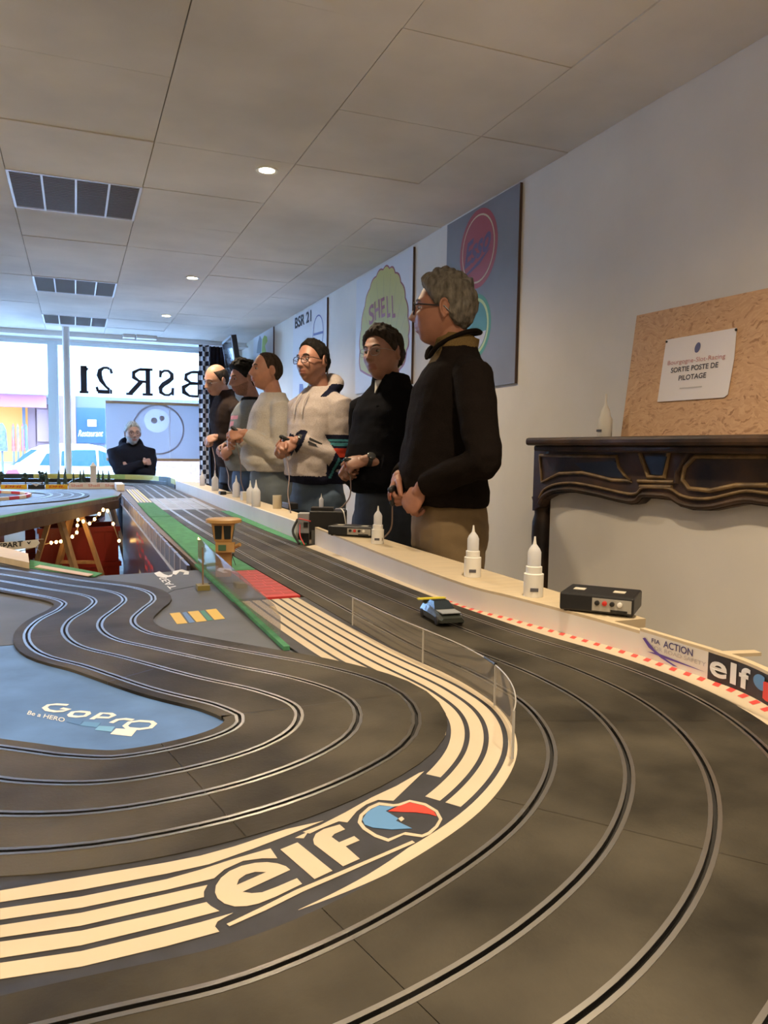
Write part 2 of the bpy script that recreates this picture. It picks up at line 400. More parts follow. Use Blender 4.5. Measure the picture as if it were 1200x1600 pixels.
# downlights (lamp, ring, bulb face)
ring_m = mat('downlight_ring', (0.8, 0.8, 0.78), 0.3); bulb_m = mat('downlight_bulb', (1, 0.9, 0.7), 0.4, emit=(1.0, 0.82, 0.55), estr=28)
lab = {0: 'lit round downlight in the ceiling by the mid-room wall boards', 1: 'lit round downlight in the ceiling, the middle one of the row', 2: 'lit round downlight in the ceiling next to the dropped beam'}
for k, (x, y) in enumerate(DOWNLIGHTS):
    r = empty('downlight', (x, y, 2.368), lab.get(k, ('lit round downlight in the ceiling above the outer hairpin', 'lit round downlight in the ceiling above the near table edge', 'lit round downlight above the left end of the near table', 'lit round downlight above the gap between the tables', 'lit round downlight above the left end of the far table', 'lit round downlight above the floor behind the near table')[max(0, k-3)]), 'light', 'round ceiling downlights')
    MB().lathe([(.036, -.002), (.05, -.004), (.05, .002), (.036, .002), (.036, -.002)], seg=24, cap=False).build('ring', ring_m, r, True)
    MB().lathe([(.001, -.001), (.035, -.001), (.035, .001), (.001, .001)], seg=20).build('bulb', bulb_m, r)
    L = bpy.data.lights.new('downlight_beam', 'SPOT'); L.energy = LAMP_W*(0.5 if k < 4 else (1.05 if k == 4 else 1.0)); L.color = WARM; L.spot_size = R(150); L.spot_blend = 0.9; L.shadow_soft_size = 0.045
    lo = bpy.data.objects.new('downlight_beam', L); COL.objects.link(lo); lo.parent = r; lo.location = (0, 0, -0.012)

# ---------------------------------------------------------------- street outside
asph = mat('asphalt', (0.20, 0.20, 0.21), 0.9, nscale=12, namt=0.2)
tag(MB().box(-14, 12, YF+0.35, 18.0, -0.35, -0.20).build('ground', asph), kind='structure', label='grey street outside the shop window')
YB = 17.6
bld = empty('building', (0, YB, -0.2), 'pale shopfronts with pink wooden panels across the street', 'building')
cream = mat('facade_white', (0.50, 0.52, 0.54), 0.8); pinkw = mat('facade_pink_wood', (0.17, 0.085, 0.085), 0.6); slate = mat('facade_slate', (0.075, 0.075, 0.11), 0.6)
orange = mat('shop_interior', (0.30, 0.13, 0.03), 0.8, emit=(1.0, 0.50, 0.12), estr=0.45)
rwin = mat('restaurant_glass', (0.018, 0.045, 0.085), 0.15); magenta = mat('awning_valance', (0.32, 0.10, 0.17), 0.7)
def fq(pa, ya, pb, yb, y0, th, m, name):
    a = atY(pa, ya, y0); b = atY(pb, yb, y0)
    return rel(MB().box(min(a.x,b.x), max(a.x,b.x), y0, y0+th, min(a.z,b.z), max(a.z,b.z)).build(name, m), bld)
rel(MB().box(-9, 8.5, YB+0.5, YB+1.0, -0.2, 4.2).build('wall', cream), bld)
a = atY(-160, 612, YB); b = atY(76, 548, YB)
rel(MB().box(a.x, b.x, YB-0.9, YB+0.5, a.z, b.z+0.9).build('fascia', cream), bld)
fq(-160, 630, 72, 612, YB-0.6, .08, magenta, 'valance'); fq(-160, 720, 44, 630, YB+0.3, .1, orange, 'shop_interior')
fq(36, 700, 39, 632, YB, .06, slate, 'shop_mullion')
for xa, xb in ((45, 56), (57, 79), (90, 101), (102, 118)): fq(xa, 722, xb, 632 if xa < 80 else 612, YB+0.1, .12, pinkw, 'panel')
fq(58.5, 690, 77, 640, YB+0.04, .06, mat('facade_pink_light', (0.22, 0.115, 0.115), .6), 'panel_field')
fq(80.5, 722, 89, 530, YB-0.1, .3, mat('pilaster_blue_white', (0.22, 0.34, 0.36), .7), 'pilaster')
fq(118, 722, 320, 618, YB+0.2, .2, slate, 'lower_front'); fq(120, 692, 164, 638, YB+0.1, .1, rwin, 'restaurant_window')
fq(137, 666, 150.5, 656, YB+0.05, .02, mat('notice_paper', (.85, .85, .75), .8), 'notice')
a = atY(122, 682, YB+.09); b = atY(161, 682, YB+.09); c = atY(122, 672, YB+.09)
lettering('script', 'Restaurant', a, b-a, c-a, mat('script_white', (.75, .82, .88), .6), bld, shear=0.35, lift=.01)
fq(210, 760, 330, 718, YB-.05, .1, pinkw, 'panel')
# coats hanging in the shop opposite
for k, (pa, pb, c) in enumerate(((17, 26, (.45, .06, .04)), (24, 33, (.6, .10, .05)), (32, 40, (.35, .05, .05)), (39, 45, (.03, .09, .08)), (-8, 15, (.09, .10, .16)))):
    a = atY((pa+pb)/2, 705, YB-1.0); h = atY(0, 661, YB-1.0).z-a.z; w = abs(atY(pb, 700, YB-1).x-atY(pa, 700, YB-1).x)/2*.76
    prof = [(w*.95, 0), (w, .1*h), (w*.85, .5*h), (w*.8, .75*h), (w*.45, .92*h), (w*.15, h)]
    Mx = Matrix(((1,0,0),(0,.5,0),(0,0,1)))
    o = MB().lathe(prof, a, 14, Mx).build('coat', mat('coat_cloth_%d' % k, c, .9, nscale=18, namt=.5), smooth=True)
    o = tag(o, ('dark red coat', 'bright red coat', 'wine red coat', 'dark green coat', 'dark speckled coat')[k]+' on display outside the orange-lit shop', 'coat', 'coats at the shop across the street')
    st = MB().tube([Vector((a.x, a.y, -0.2)), Vector((a.x, a.y, a.z+h*.9))], .02, 8); q = st.build('stand', slate); rel(q, o)
# white car parked in the street
YC = 13.6
car = empty('car', (0, YC, -0.2), 'white hatchback parked in the street behind the window', 'car')
carw = mat('car_paint_white', (0.72, 0.74, 0.77), 0.25, coat=0.6); carg = mat('car_glass', (0.018, 0.05, 0.09), 0.2, spec=.1); tyre = mat('tyre', (.02, .02, .02), .8)
prof = [(6, 742), (10, 732), (22, 727), (32, 716), (44, 703), (62, 696), (95, 693), (140, 694), (160, 698), (188, 712), (214, 726), (250, 731), (285, 736), (306, 745), (310, 757), (309, 770), (8, 770)]
P = [atY(x, y, YC) for x, y in prof]
zb = P[-1].z
Pt = P[:-2] + [Vector((P[-3].x, YC, -0.02)), Vector((P[0].x, YC, -0.02))]
n = len(Pt); cx = sum(p.x for p in Pt)/n
ring = []
for dy, ins in ((0, .0), (.04, -.0), (1.62, 0), (1.66, 0)):
    edge = dy in (0, 1.66)
    for p in Pt:
        up = max(0, (p.z-0.55)/.6)
        off = 0.16*up*(1 if dy < .8 else -1)
        ring.append(Vector((cx+(p.x-cx)*(0.985 if edge else 1), YC+dy+off, p.z-(0.015 if edge else 0))))
fs = [(i*n+k, i*n+(k+1) % n, (i+1)*n+(k+1) % n, (i+1)*n+k) for i in range(3) for k in range(n)] + [tuple(reversed(range(n))), tuple(range(3*n, 4*n))]
o = mesh_obj('body', ring, fs, carw); fixn(o); rel(o, car)
for poly, nm, m in (([(61, 727), (72, 709), (90, 705), (92, 728)], 'rear_side_window', carg), ([(95, 728), (96, 705), (118, 703), (150, 703), (152, 729)], 'side_window', carg), ([(155, 729), (154, 703), (168, 708), (190, 727)], 'front_side_window', carg),
                    ([(8, 730), (30, 722), (58, 703), (48, 702), (34, 712), (22, 724)], 'rear_window', carg), ([(8, 742), (10, 735), (26, 733), (31, 741), (24, 744)], 'tail_light', mat('tail_light_red', (.35, .015, .03), .3))):
    Q = [atY(x, y, YC-0.03) for x, y in poly]
    # follow the inward lean of the car's side
    Q = [Vector((p.x, YC-0.012+0.16*max(0, (p.z-0.55)/.6), p.z)) for p in Q]
    rel(MB().poly(Q, (0, 0.02, 0)).build(nm, m), car)
for px in (52, 262):
    for dy in (0.02, 1.45):
        x = atY(px, 745, YC).x; Mx = Matrix.Rotation(R(90), 3, 'X')
        rel(MB().lathe([(.30, 0), (.32, -.04), (.32, -.16), (.30, -.2)], (x, YC+dy, 0.12), 20, Mx).build('wheel', tyre, smooth=True), car)
# ================================================================ TABLES AND TRACK
ZT = 0.74
board_m = mat('table_board_wood', (0.14, 0.10, 0.065), 0.6, nscale=6, namt=0.3, stretch=(1, 6, 1))
fascia_m = mat('fascia_wood', (0.10, 0.06, 0.04), 0.55, nscale=7, namt=0.3, stretch=(4, 1, 1))
inf_grey = mat('infield_grey_paint', (0.105, 0.115, 0.130), 0.55, nscale=5, namt=0.22, bump=0.05, bscale=30, spec=.22)
inf_blue = mat('infield_blue_paint', (0.10, 0.20, 0.44), 0.50, nscale=9, namt=0.25, bump=0.06, bscale=40, spec=.25)
asphalt = mat('track_plastic', (0.054, 0.047, 0.035), 0.58, nscale=6, namt=0.70, bump=0.08, bscale=240, spec=0.16)
slot_m = mat('slot_black', (0.012, 0.011, 0.010), 0.6)
rail_m = mat('rail_steel', (0.40, 0.385, 0.36), 0.34, metal=1.0)
band_m = mat('painted_band_black', (0.030, 0.031, 0.040), 0.5, nscale=30, namt=0.3)
cream_m = mat('painted_cream', (0.56, 0.47, 0.345), 0.6, nscale=12, namt=0.05)
green_m = mat('green_felt', (0.075, 0.27, 0.13), 0.95, bump=0.4, bscale=600, nscale=30, namt=0.2)
red_m = mat('painted_red', (0.55, 0.03, 0.03), 0.5); black_m = mat('black_plastic', (0.012, 0.012, 0.013), 0.4)
V = lambda x, y, z=0.0: Vector((x, y, z))

# outlines of the three boards
near_poly = [(-1.9, .14), (1.13, .14), (1.13, 1.5), (1.0, 1.6), (1.0, 2.43), (.365, 2.43), (.27, 2.42), (.05, 2.40), (-.115, 2.67), (-.243, 2.89), (-1.9, 3.3)]
str_poly = [(.365, 2.432), (.98, 2.432), (.98, 7.0), (.345, 7.0), (.345, 3.6)]
far_poly = [(-2.6, 4.15), (-.47, 4.15), (.30, 6.2), (.343, 6.6), (.343, 7.002), (.98, 7.002), (.98, 8.55), (-2.6, 8.55)]
table_defs = [('track_table', near_poly, 'near race table board carrying the hairpin and chicane', [(-1.7, .3), (.94, .3), (.94, 2.2), (-1.7, 2.8)]),
              ('track_table', str_poly, 'long narrow table board under the start straight', [(.45, 2.7), (.92, 2.7), (.45, 6.6), (.92, 6.6)]),
              ('track_table', far_poly, 'far table board with the return loop by the window', [(-2.4, 4.4), (-.62, 4.4), (.95, 8.3), (-2.4, 8.3)])]
for nm, poly, lab, legs in table_defs:
    t = empty(nm, (poly[0][0], poly[0][1], 0), lab, 'table')
    rel(MB().poly([V(x, y, .705) for x, y in poly], (0, 0, .027)).build('table_top', board_m), t)
    for x, y in legs: rel(MB().box(x-.03, x+.03, y-.03, y+.03, 0, .705).build('leg', board_m), t)
    if poly is far_poly:
        f = MB(); f.beam((-2.6, 4.16, .672), (-.47, 4.16, .672), .018, .065); f.beam((-.47, 4.155, .672), (.30, 6.205, .672), .018, .065)
        rel(f.build('fascia', fascia_m), t)
        rel(MB().poly([V(x*.998, y, .7322) for x, y in [(-2.58, 4.235), (-.515, 4.235), (.255, 6.22), (.30, 6.62), (.30, 8.53), (-2.58, 8.53)]], (0, 0, .0006)).build('painted_surface', inf_grey), t)
        rel(MB().poly([V(-2.6, 4.151, .733), V(-.472, 4.151, .733), V(.298, 6.2, .733), V(.262, 6.21, .733), V(-.51, 4.23, .733), V(-2.6, 4.23, .733)], (0, 0, .002)).build('green_edge', green_m), t)
    if poly is near_poly: NEAR_T = t

def centerline(ctrl, n=14):
    C = np.array(crom(ctrl, n)); L = C[:, :2]
    d = np.r_[0, np.cumsum(np.hypot(*np.diff(L, axis=0).T))]
    T = np.gradient(L, axis=0); T /= np.linalg.norm(T, axis=1)[:, None]; N = np.c_[T[:, 1], -T[:, 0]]
    return L, N, C[:, 2], d
def resamp(CL, step):
    L, N, s, d = CL; k = max(2, int(d[-1]/step)+1); q = np.linspace(0, d[-1], k)
    f = lambda a: np.interp(q, d, a)
    L2 = np.c_[f(L[:, 0]), f(L[:, 1])]; N2 = np.c_[f(N[:, 0]), f(N[:, 1])]; N2 /= np.linalg.norm(N2, axis=1)[:, None]
    return L2, N2, f(s), q
SLOT, RW, EDGE = 0.0024, 0.0046, 0.043
def build_track(name, label, ctrl, z=ZT, seclen=0.35, step=0.025, skip=None, white=None, ep=EDGE, thick=.008, sd=.0055):
    root = empty(name, (ctrl[0][0], ctrl[0][1], z), label, 'race track')
    CL = centerline(ctrl); L, N, s, q = resamp(CL, step); n = len(L)
    nsec = max(1, round(q[-1]/seclen)); bounds = [round(i*(n-1)/nsec) for i in range(nsec+1)]
    for a, b in zip(bounds[:-1], bounds[1:]):
        idx = list(range(a, b+1)); verts = []; np_ = None; mi = []; faces = []
        for k in idx:
            e = 1.5*s[k]+EDGE; prof = [(-e, -thick), (-e, 0)]
            for j in (-1.5, -.5, .5, 1.5):
                c = j*s[k]; prof += [(c-SLOT, 0), (c-SLOT, -sd), (c+SLOT, -sd), (c+SLOT, 0)]
            e2 = 1.5*s[k]+ep; prof += [(e2, 0), (e2, -thick)]
            np_ = len(prof)
            sh = (0.00035 if k == a else (-0.00035 if k == b else 0))
            tx, ty = -N[k][1], N[k][0]
            for o, dz in prof: verts.append((L[k][0]+N[k][0]*o+tx*sh, L[k][1]+N[k][1]*o+ty*sh, z+dz))
        slots = {1+1+4*j+i for j in range(4) for i in range(3)}
        for r in range(len(idx)-1):
            for i in range(np_-1):
                v = r*np_+i; faces.append((v, v+1, v+1+np_, v+np_)); mi.append(1 if i in slots else 0)
        ym = L[(a+b)//2]
        m0 = white if (white and skip and skip(ym)) else asphalt
        o = mesh_obj('track_section', verts, faces, [m0, slot_m], None, False, mi); fixn(o); rel(o, root)
        for j in (-1.5, -.5, .5, 1.5):
            mb = MB()
            for sg in (-1, 1):
                vs = []
                for k in idx:
                    for o1, dz in ((SLOT, -.004), (SLOT, .0005), (SLOT+RW, .0005), (SLOT+RW, -.001)):
                        oo = j*s[k]+sg*o1; vs.append((L[k][0]+N[k][0]*oo, L[k][1]+N[k][1]*oo, z+dz))
                fs = [(4*r+i, 4*r+i+1, 4*r+i+5, 4*r+i+4) for r in range(len(idx)-1) for i in range(3)]
                if sg > 0: fs = [tuple(reversed(f)) for f in fs]
                mb.add(vs, fs)
            ro = mb.build('lane_rail', rail_m); ro.parent = o
    return root, CL

OUT = [[-2.4, 8.33, .076], [-.6, 8.33, .076], [.12, 8.27, .076], [.47, 8.08, .076], [.63, 7.78, .076],
       [.668, 7.369, .076], [.64, 5.133, .076], [.642, 3.699, .075], [.674, 2.569, .077], [.698, 1.845, .075], [.727, 1.378, .082], [.765, 1.088, .09], [.747, .888, .093],
       [.66, .708, .091], [.515, .56, .089], [.337, .458, .087], [.144, .407, .078], [-.036, .399, .08], [-.386, .396, .08], [-1.3, .396, .08], [-1.88, .396, .08]]
INN = [[-1.85, 3.02, .07], [-1.0, 2.99, .07], [-.55, 2.80, .068], [-.24, 2.461, .068], [-.073, 2.24, .067], [.04, 2.097, .073], [.073, 1.988, .070], [.051, 1.88, .063], [.016, 1.772, .066], [.009, 1.664, .07], [.037, 1.553, .074],
       [.105, 1.454, .075], [.21, 1.3, .084], [.295, 1.187, .085], [.338, 1.082, .086], [.315, .986, .082], [.244, .915, .073], [.14, .871, .071], [.025, .861, .071], [-.076, .895, .076], [-.159, .953, .077],
       [-.30, 1.05, .077], [-.55, 1.15, .077], [-1.1, 1.2, .077], [-1.85, 1.2, .077]]
UTR = [[-2.5, 7.05, .074], [-.9, 7.02, .074], [-.42, 6.92, .074], [-.12, 6.62, .074], [-.06, 6.22, .074], [-.18, 5.80, .074], [-.52, 5.35, .074], [-.86, 4.95, .074], [-1.3, 4.65, .074], [-2.5, 4.55, .074]]
white_road = mat('track_white_paint', (0.34, 0.36, 0.40), 0.6, nscale=8, namt=0.2)
tr_out, CLO = build_track('slot_track', 'four-lane black slot track of the start straight and wide outer hairpin', OUT, skip=lambda p: 4.8 < p[1] < 5.8 and p[0] > .3, white=white_road)
tr_inn, CLI = build_track('slot_track', 'four-lane black slot track winding through the chicane and inner hairpin', INN, z=ZT-.0004, ep=.024, thick=.0050, sd=.0043)
tr_utr, CLU = build_track('slot_track', 'four-lane slot track of the return loop around red and white kerbs', UTR, z=ZT-.0006, seclen=.5)

def edge_pts(CL, side, extra=0.0, step=0.03):
    L, N, s, q = resamp(CL, step); e = 1.5*s+EDGE+extra
    return [(L[k][0]+side*N[k][0]*e[k], L[k][1]+side*N[k][1]*e[k]) for k in range(len(L))]
def seg_between(CL, off, s0, s1, step=0.02):
    L, N, s, q = resamp(CL, step); return [(L[k]+N[k]*(off[k] if hasattr(off, '__len__') else off)) for k in range(len(L)) if s0 <= q[k] <= s1]
def s_near(CL, p):
    L, N, s, q = resamp(CL, 0.01); return q[np.argmin(np.hypot(L[:, 0]-p[0], L[:, 1]-p[1]))]

# infield panels (grey and blue painted boards between the roads)
def panel(name, pts, z0, z1, m, label=None):
    o = MB().poly([V(x, y, z0) for x, y in pts], (0, 0, z1-z0)).build(name, m)
    return o
inf = empty('infield', (0, 1.5, .732), 'painted infield boards around the chicane with sponsor markings', 'infield board')
g = lambda x, y: (at(x, y).x, at(x, y).y)
rel(panel('grey_board', [(-1.9, 1.612), (-.02, 1.612), (.24, 2.105), (.36, 2.19), (.36, 2.425), (.27, 2.418), (.055, 2.398), (-.12, 2.665), (-.25, 2.885), (-1.9, 3.29)], .7322, .7345, inf_grey), inf)
rel(panel('grey_board', [(-.018, 1.608), (.242, 2.1), (.362, 2.183), (.362, 1.47), (.42, 1.36), (.52, 1.22), (.3, .9), (.08, 1.3)], .7322, .7345, inf_grey), inf)
rel(panel('blue_board', [(-1.9, .9), (.33, .9), (.26, 1.2), (-.02, 1.607), (-1.9, 1.607)], .7322, .7346, inf_blue), inf)

# black painted band between the roads, with cream stripes and the elf mark
band = empty('painted_band', (.4, 1.2, .732), 'black painted band with cream stripes and elf mark inside the outer hairpin', 'painted band')
bi = s_near(CLO, (.70, 1.90)); be = s_near(CLO, (-1.85, .396))
inner_off = 0.345
L, N, s, q = resamp(CLO, 0.02)
sel = [k for k in range(len(L)) if bi <= q[k] <= be]
outer_e = [V(*(L[k]+N[k]*(1.5*s[k]+EDGE-.002)), .7325) for k in sel]; Li_, Ni_, si_, qi_ = resamp(CLI, .01)
def under_inner(p, m=0.0):
    d_ = np.hypot(Li_[:, 0]-p[0], Li_[:, 1]-p[1]); j = d_.argmin(); return d_[j] < 1.5*si_[j]+EDGE-m
def band_in(k):
    o_ = 1.5*s[k]+EDGE; lim = min(inner_off, o_+.20)
    while o_ < lim and not under_inner(L[k]+N[k]*o_, .008): o_ += .002
    return o_
inner_e = [V(*(L[k]+N[k]*band_in(k)), .7325) for k in sel]
bb = MB()
vs = outer_e+inner_e; m_ = len(sel); zt = Vector((0, 0, .0060))
bb.add([v+zt for v in vs], [(k, k+1, m_+k+1, m_+k) for k in range(m_-1)])
bo = fixn(bb.build('band_board', band_m)); rel(bo, band)
if bo.data.polygons[0].normal.z < 0:
    bo.data.flip_normals()
# stripes as offsets of the outer road
def stripe(off, w, s0, s1, z=.7389, taper=0):
    a = seg_between(CLO, off, s0, s1); b = seg_between(CLO, off+w, s0, s1); k = len(a)
    if taper:
        for i in range(k):
            t = max(0, (i-(k-1-taper))/taper); b[i] = b[i]+(a[i]-b[i])*t*.97
    ins = [under_inner(p, .004) for p in a]+[under_inner(p, .004) for p in b]
    mb = MB().add([V(*p, z) for p in a]+[V(*p, z) for p in b], [f for f in [(i, i+1, k+i+1, k+i) for i in range(k-1)] if not all(ins[j] for j in f)])
    o = mb.build('stripe', cream_m)
    if o.data.polygons[0].normal.z < 0: o.data.flip_normals()
    rel(o, band)
sA = s_near(CLO, (.70, 1.90))
ends = [g(440, 1420), g(700, 1258), g(668, 1246), g(672, 1216), g(715, 1150), g(690, 1100)]
for i in range(6):
    stripe(.1735+.0253*i, .0185, sA, s_near(CLO, ends[i]), taper=9 if i == 0 else 0)
def dec(pix, ox, oy, sc, m, name, par, z=.7389, holes=(), th=.0003):
    f = lambda P: [at(ox+x/sc, oy+y/sc, z) for x, y in P]
    return rel(MB().poly(f(pix), (0, 0, th), [f(h) for h in holes]).build(name, m), par)
A4 = (260, 1220, 3.75); A3 = (500, 1180, 3.75)
for P in ([(-2400, 640), (-2400, 700), (-975, 712), (-975, 645), (0, 480), (200, 440), (400, 385), (700, 285), (920, 235), (700, 325), (500, 402), (250, 490), (0, 545), (-500, 640), (-975, 712)][2:-1],
          [(-975, 750), (-500, 680), (0, 578), (200, 522), (400, 457), (610, 397), (650, 455), (560, 455), (450, 470), (340, 520), (280, 572), (0, 640), (-500, 745), (-975, 815)],
          [(-975, 848), (-500, 775), (0, 665), (100, 642), (240, 612), (220, 650), (220, 682), (0, 735), (-500, 850), (-975, 919)],
          [(-975, 945), (-500, 880), (0, 770), (100, 745), (235, 712), (260, 735), (310, 764), (0, 845), (-500, 965), (-975, 1039)],
          [(-975, 1069), (-500, 1000), (0, 880), (200, 830), (390, 775), (300, 825), (285, 855), (310, 885), (0, 970), (-500, 1090), (-975, 1163)],
          [(755, 335), (805, 338), (832, 298)]):
    dec(P, *A4, cream_m, 'stripe', band)
dec([(610, 95), (430, 268), (340, 262), (270, 290), (215, 330), (160, 395), (110, 388), (0, 432), (-60, 460), (-100, 450), (0, 412), (150, 335), (300, 250), (450, 180), (580, 105)], *A3, cream_m, 'stripe', band)
dec([(353, 840), (560, 740), (760, 640), (1000, 540), (1200, 455), (1440, 351), (1457, 363), (1200, 475), (1020, 555), (800, 650), (580, 760), (370, 853)], *A4, cream_m, 'stripe', band)
dec([(725, 523), (700, 502), (650, 485), (590, 478), (520, 482), (440, 500), (370, 530), (320, 570), (290, 615), (285, 655), (300, 690), (340, 720), (400, 737), (470, 735), (540, 720), (640, 680), (795, 605), (765, 572), (640, 625), (560, 655), (500, 660), (445, 652)],
    *A4, cream_m, 'letter', band, holes=[[(412, 612), (425, 578), (465, 550), (520, 534), (585, 536)]])
dec([(668, 403), (768, 362), (973, 528), (868, 577)], *A4, cream_m, 'letter', band)
dec([(860, 345), (875, 312), (920, 285), (1015, 257), (1047, 285), (985, 312), (968, 330), (1012, 362), (1100, 325), (1132, 350), (1050, 385), (1133, 458), (1035, 502), (865, 372)], *A4, cream_m, 'letter', band)
ro_ = [(220, 395), (232, 350), (285, 303), (345, 277), (430, 288), (460, 285), (525, 263), (620, 283), (690, 325), (717, 375), (692, 422), (645, 465), (600, 482), (490, 467), (400, 508), (320, 480), (250, 435)]
ri_ = [(243, 392), (252, 356), (298, 316), (348, 293), (430, 302), (468, 297), (526, 275), (612, 296), (675, 333), (698, 376), (675, 415), (632, 452), (597, 467), (500, 452), (400, 490), (332, 466), (268, 425)]
dec(ro_, *A3, cream_m, 'emblem_ring', band, holes=[ri_])
dec([(248, 378), (280, 330), (342, 296), (435, 303), (385, 328), (460, 372), (445, 385), (540, 430), (420, 436), (310, 425), (262, 408)], *A3, mat('emblem_blue', (.10, .26, .52), .5), 'emblem_blue', band)
dec([(400, 328), (462, 299), (528, 278), (612, 299), (668, 332), (683, 358), (640, 345), (560, 335), (470, 332)], *A3, mat('emblem_red', (.72, .05, .03), .5), 'emblem_red', band)
dec([(458, 372), (480, 360), (495, 375), (475, 390)], *A3, cream_m, 'emblem_dot', band)

# markings on the infield boards
white_d = mat('marking_white', (.75, .76, .76), .5); yel = mat('marking_yellow', (.62, .42, .08), .6); lb = [mat('marking_blue_%d' % i, c, .5) for i, c in enumerate(((.07, .17, .40), (.10, .26, .52), (.16, .38, .65)))]
cr6 = (0, 860, 3.53)
mk = MB(); wv = .0078
f6 = lambda P: [at(x/3.53, 860+y/3.53, .7349) for x, y in P]
for P, cl in (([(375, 853), (310, 849), (268, 853), (246, 867), (262, 882), (305, 889), (345, 887), (380, 878), (338, 871)], 0), ([(385, 907), (402, 892), (440, 889), (485, 893), (488, 902), (468, 914), (425, 918), (390, 914)], 1),
              ([(505, 932), (560, 898), (612, 901), (628, 910), (600, 923), (535, 921)], 0), ([(612, 952), (648, 934), (690, 930), (735, 936)], 0), ([(690, 968), (715, 948), (770, 941), (835, 945), (852, 957), (830, 978), (770, 986), (705, 981)], 1)):
    stroke(mk, f6(P), wv, UP, .0002, bool(cl))
rel(mk.build('sponsor_word', white_d), inf)
for P, m in (([(365, 947), (390, 932), (462, 938), (440, 964)], lb[0]), ([(440, 966), (465, 945), (556, 951), (535, 977)], lb[1]), ([(522, 991), (545, 968), (634, 973), (615, 1001)], lb[2]), ([(608, 1013), (640, 983), (756, 988), (725, 1026)], white_d)):
    dec(P, *cr6, m, 'marking', inf, z=.7349)
a, b, c = [at(x/3.53, 860+y/3.53, .7349) for x, y in ((148, 905), (352, 948), (160, 884))]
lettering('slogan', 'Be a HERO', a, b-a, c-a, white_d, inf, lift=.0003, bold=.01)
c5 = (180, 740, 3.158)
for P, m in (([(268, 690), (318, 685), (357, 738), (305, 743)], yel), ([(357, 682), (410, 677), (452, 727), (402, 733)], yel), ([(445, 673), (498, 667), (542, 716), (490, 722)], yel), ([(330, 686), (350, 683), (393, 733), (366, 737)], lb[0]), ([(418, 679), (438, 675), (482, 722), (458, 726)], mat('marking_teal', (.04, .22, .16), .6)),
             ([(192, 492), (218, 482), (240, 496), (262, 503), (284, 497), (278, 508), (240, 514), (208, 507)], white_d), ([(285, 482), (330, 473), (365, 484), (362, 498), (335, 498), (342, 488), (318, 483), (300, 500), (283, 495)], white_d)):
    dec(P, *c5, m, 'marking', inf, z=.7349)
a, b, c = [at(180+x/3.158, 740+y/3.158, .7349) for x, y in ((308, 562), (248, 508), (262, 572))]
lettering('sponsor_word', 'SEAT', b, a-b, (Vector(at(180+213/3.158, 740+515/3.158, .7349))-b), white_d, inf, bold=.01, lift=.0003).data.flip_normals()

# green felt, cream and yellow stripes, red brick field left of the straight
str_deco = empty('trackside_strip', (.45, 3, .732), 'green felt trackside strip with red field beside the start straight', 'trackside strip')
xl = lambda y: .372+max(0, (y-4.5))*.012
xr = lambda y: float(np.interp(y, [1.9, 2.569, 3.7, 5.13, 7.37], [.538, .513, .484, .482, .51]))-.002
def strip(y0, y1, m, name, fa=0.0, fb=1.0, z0=.7325, z1=.7392, n=8):
    ys = np.linspace(y0, y1, n); l = [V(xl(y)+(xr(y)-xl(y))*fa, y, z0) for y in ys]; r = [V(xl(y)+(xr(y)-xl(y))*fb, y, z0) for y in ys]
    return rel(MB().poly(l+r[::-1], (0, 0, z1-z0)).build(name, m), str_deco)
strip(2.36, 4.28, green_m, 'felt'); strip(4.30, 5.35, green_m, 'felt'); strip(1.905, 2.35, inf_grey, 'grey_strip', 0, .42)
strip(1.905, 2.35, red_m, 'red_field', .44, 1.0)
for k in range(9):
    y0 = 1.93+k*.047
    for fa, fb in (((.45, .71), (.74, .99)) if k % 2 else ((.5, .78), (.81, .99))): strip(y0+.008, y0+.042, mat('brick_red', (.40, .035, .03), .6), 'brick', fa, fb, .7392, .7396, 2)
strip(1.90, 2.36, band_m, 'joint', .42, .44, z1=.7386)
for k in range(5): strip(5.40, 7.0, (mat('stripe_yellow', (.75, .55, .16), .6), cream_m)[k % 2], 'stripe', .03+.2*k, .15+.2*k, .7386, .7394)
strip(5.36, 7.0, band_m, 'base', z1=.7386)
# green felt right of the straight
gr = MB().poly([V(.8235, 2.96, .7325), V(.858, 2.96, .7325), V(.851, 4.6, .7325), V(.80, 4.6, .7325), V(.8015, 3.9, .7325), V(.8105, 3.4, .7325)], (0, 0, .0065)).build('trackside_felt', green_m)
tag(gr, 'narrow green felt strip between the straight and the white ledge', 'felt strip')
# skirt of the straight: dark panels with pale dividers, pale moulding, hanging banner
sk = empty('table_skirt', (.35, 4.5, .45), 'dark panelled skirt and banner hanging along the straight table', 'skirt')
skm = mat('skirt_panel', (.07, .065, .085), .35); div = mat('skirt_divider', (.5, .48, .5), .5); bann = mat('banner_vinyl', (.022, .018, .03), .28)
X0 = .340
ys = np.linspace(2.52, 6.3, 24)
for k in range(len(ys)-1):
    rel(MB().box(X0-.010, X0, ys[k]+.006, ys[k+1]-.006, .668, .735).build('skirt_panel', skm), sk)
    rel(MB().box(X0-.012, X0, ys[k+1]-.006, ys[k+1]+.006, .668, .737).build('divider', div), sk)
rel(MB().box(X0-.016, X0, 2.5, 6.3, .660, .668).build('moulding', mat('moulding_pale', (.55, .56, .62), .5)), sk)
rel(MB().box(X0-.006, X0, 2.5, 6.25, .12, .66).build('banner', bann), sk)
redl = mat('banner_red', (.50, .03, .03), .5); whl = mat('banner_white', (.55, .5, .42), .6)
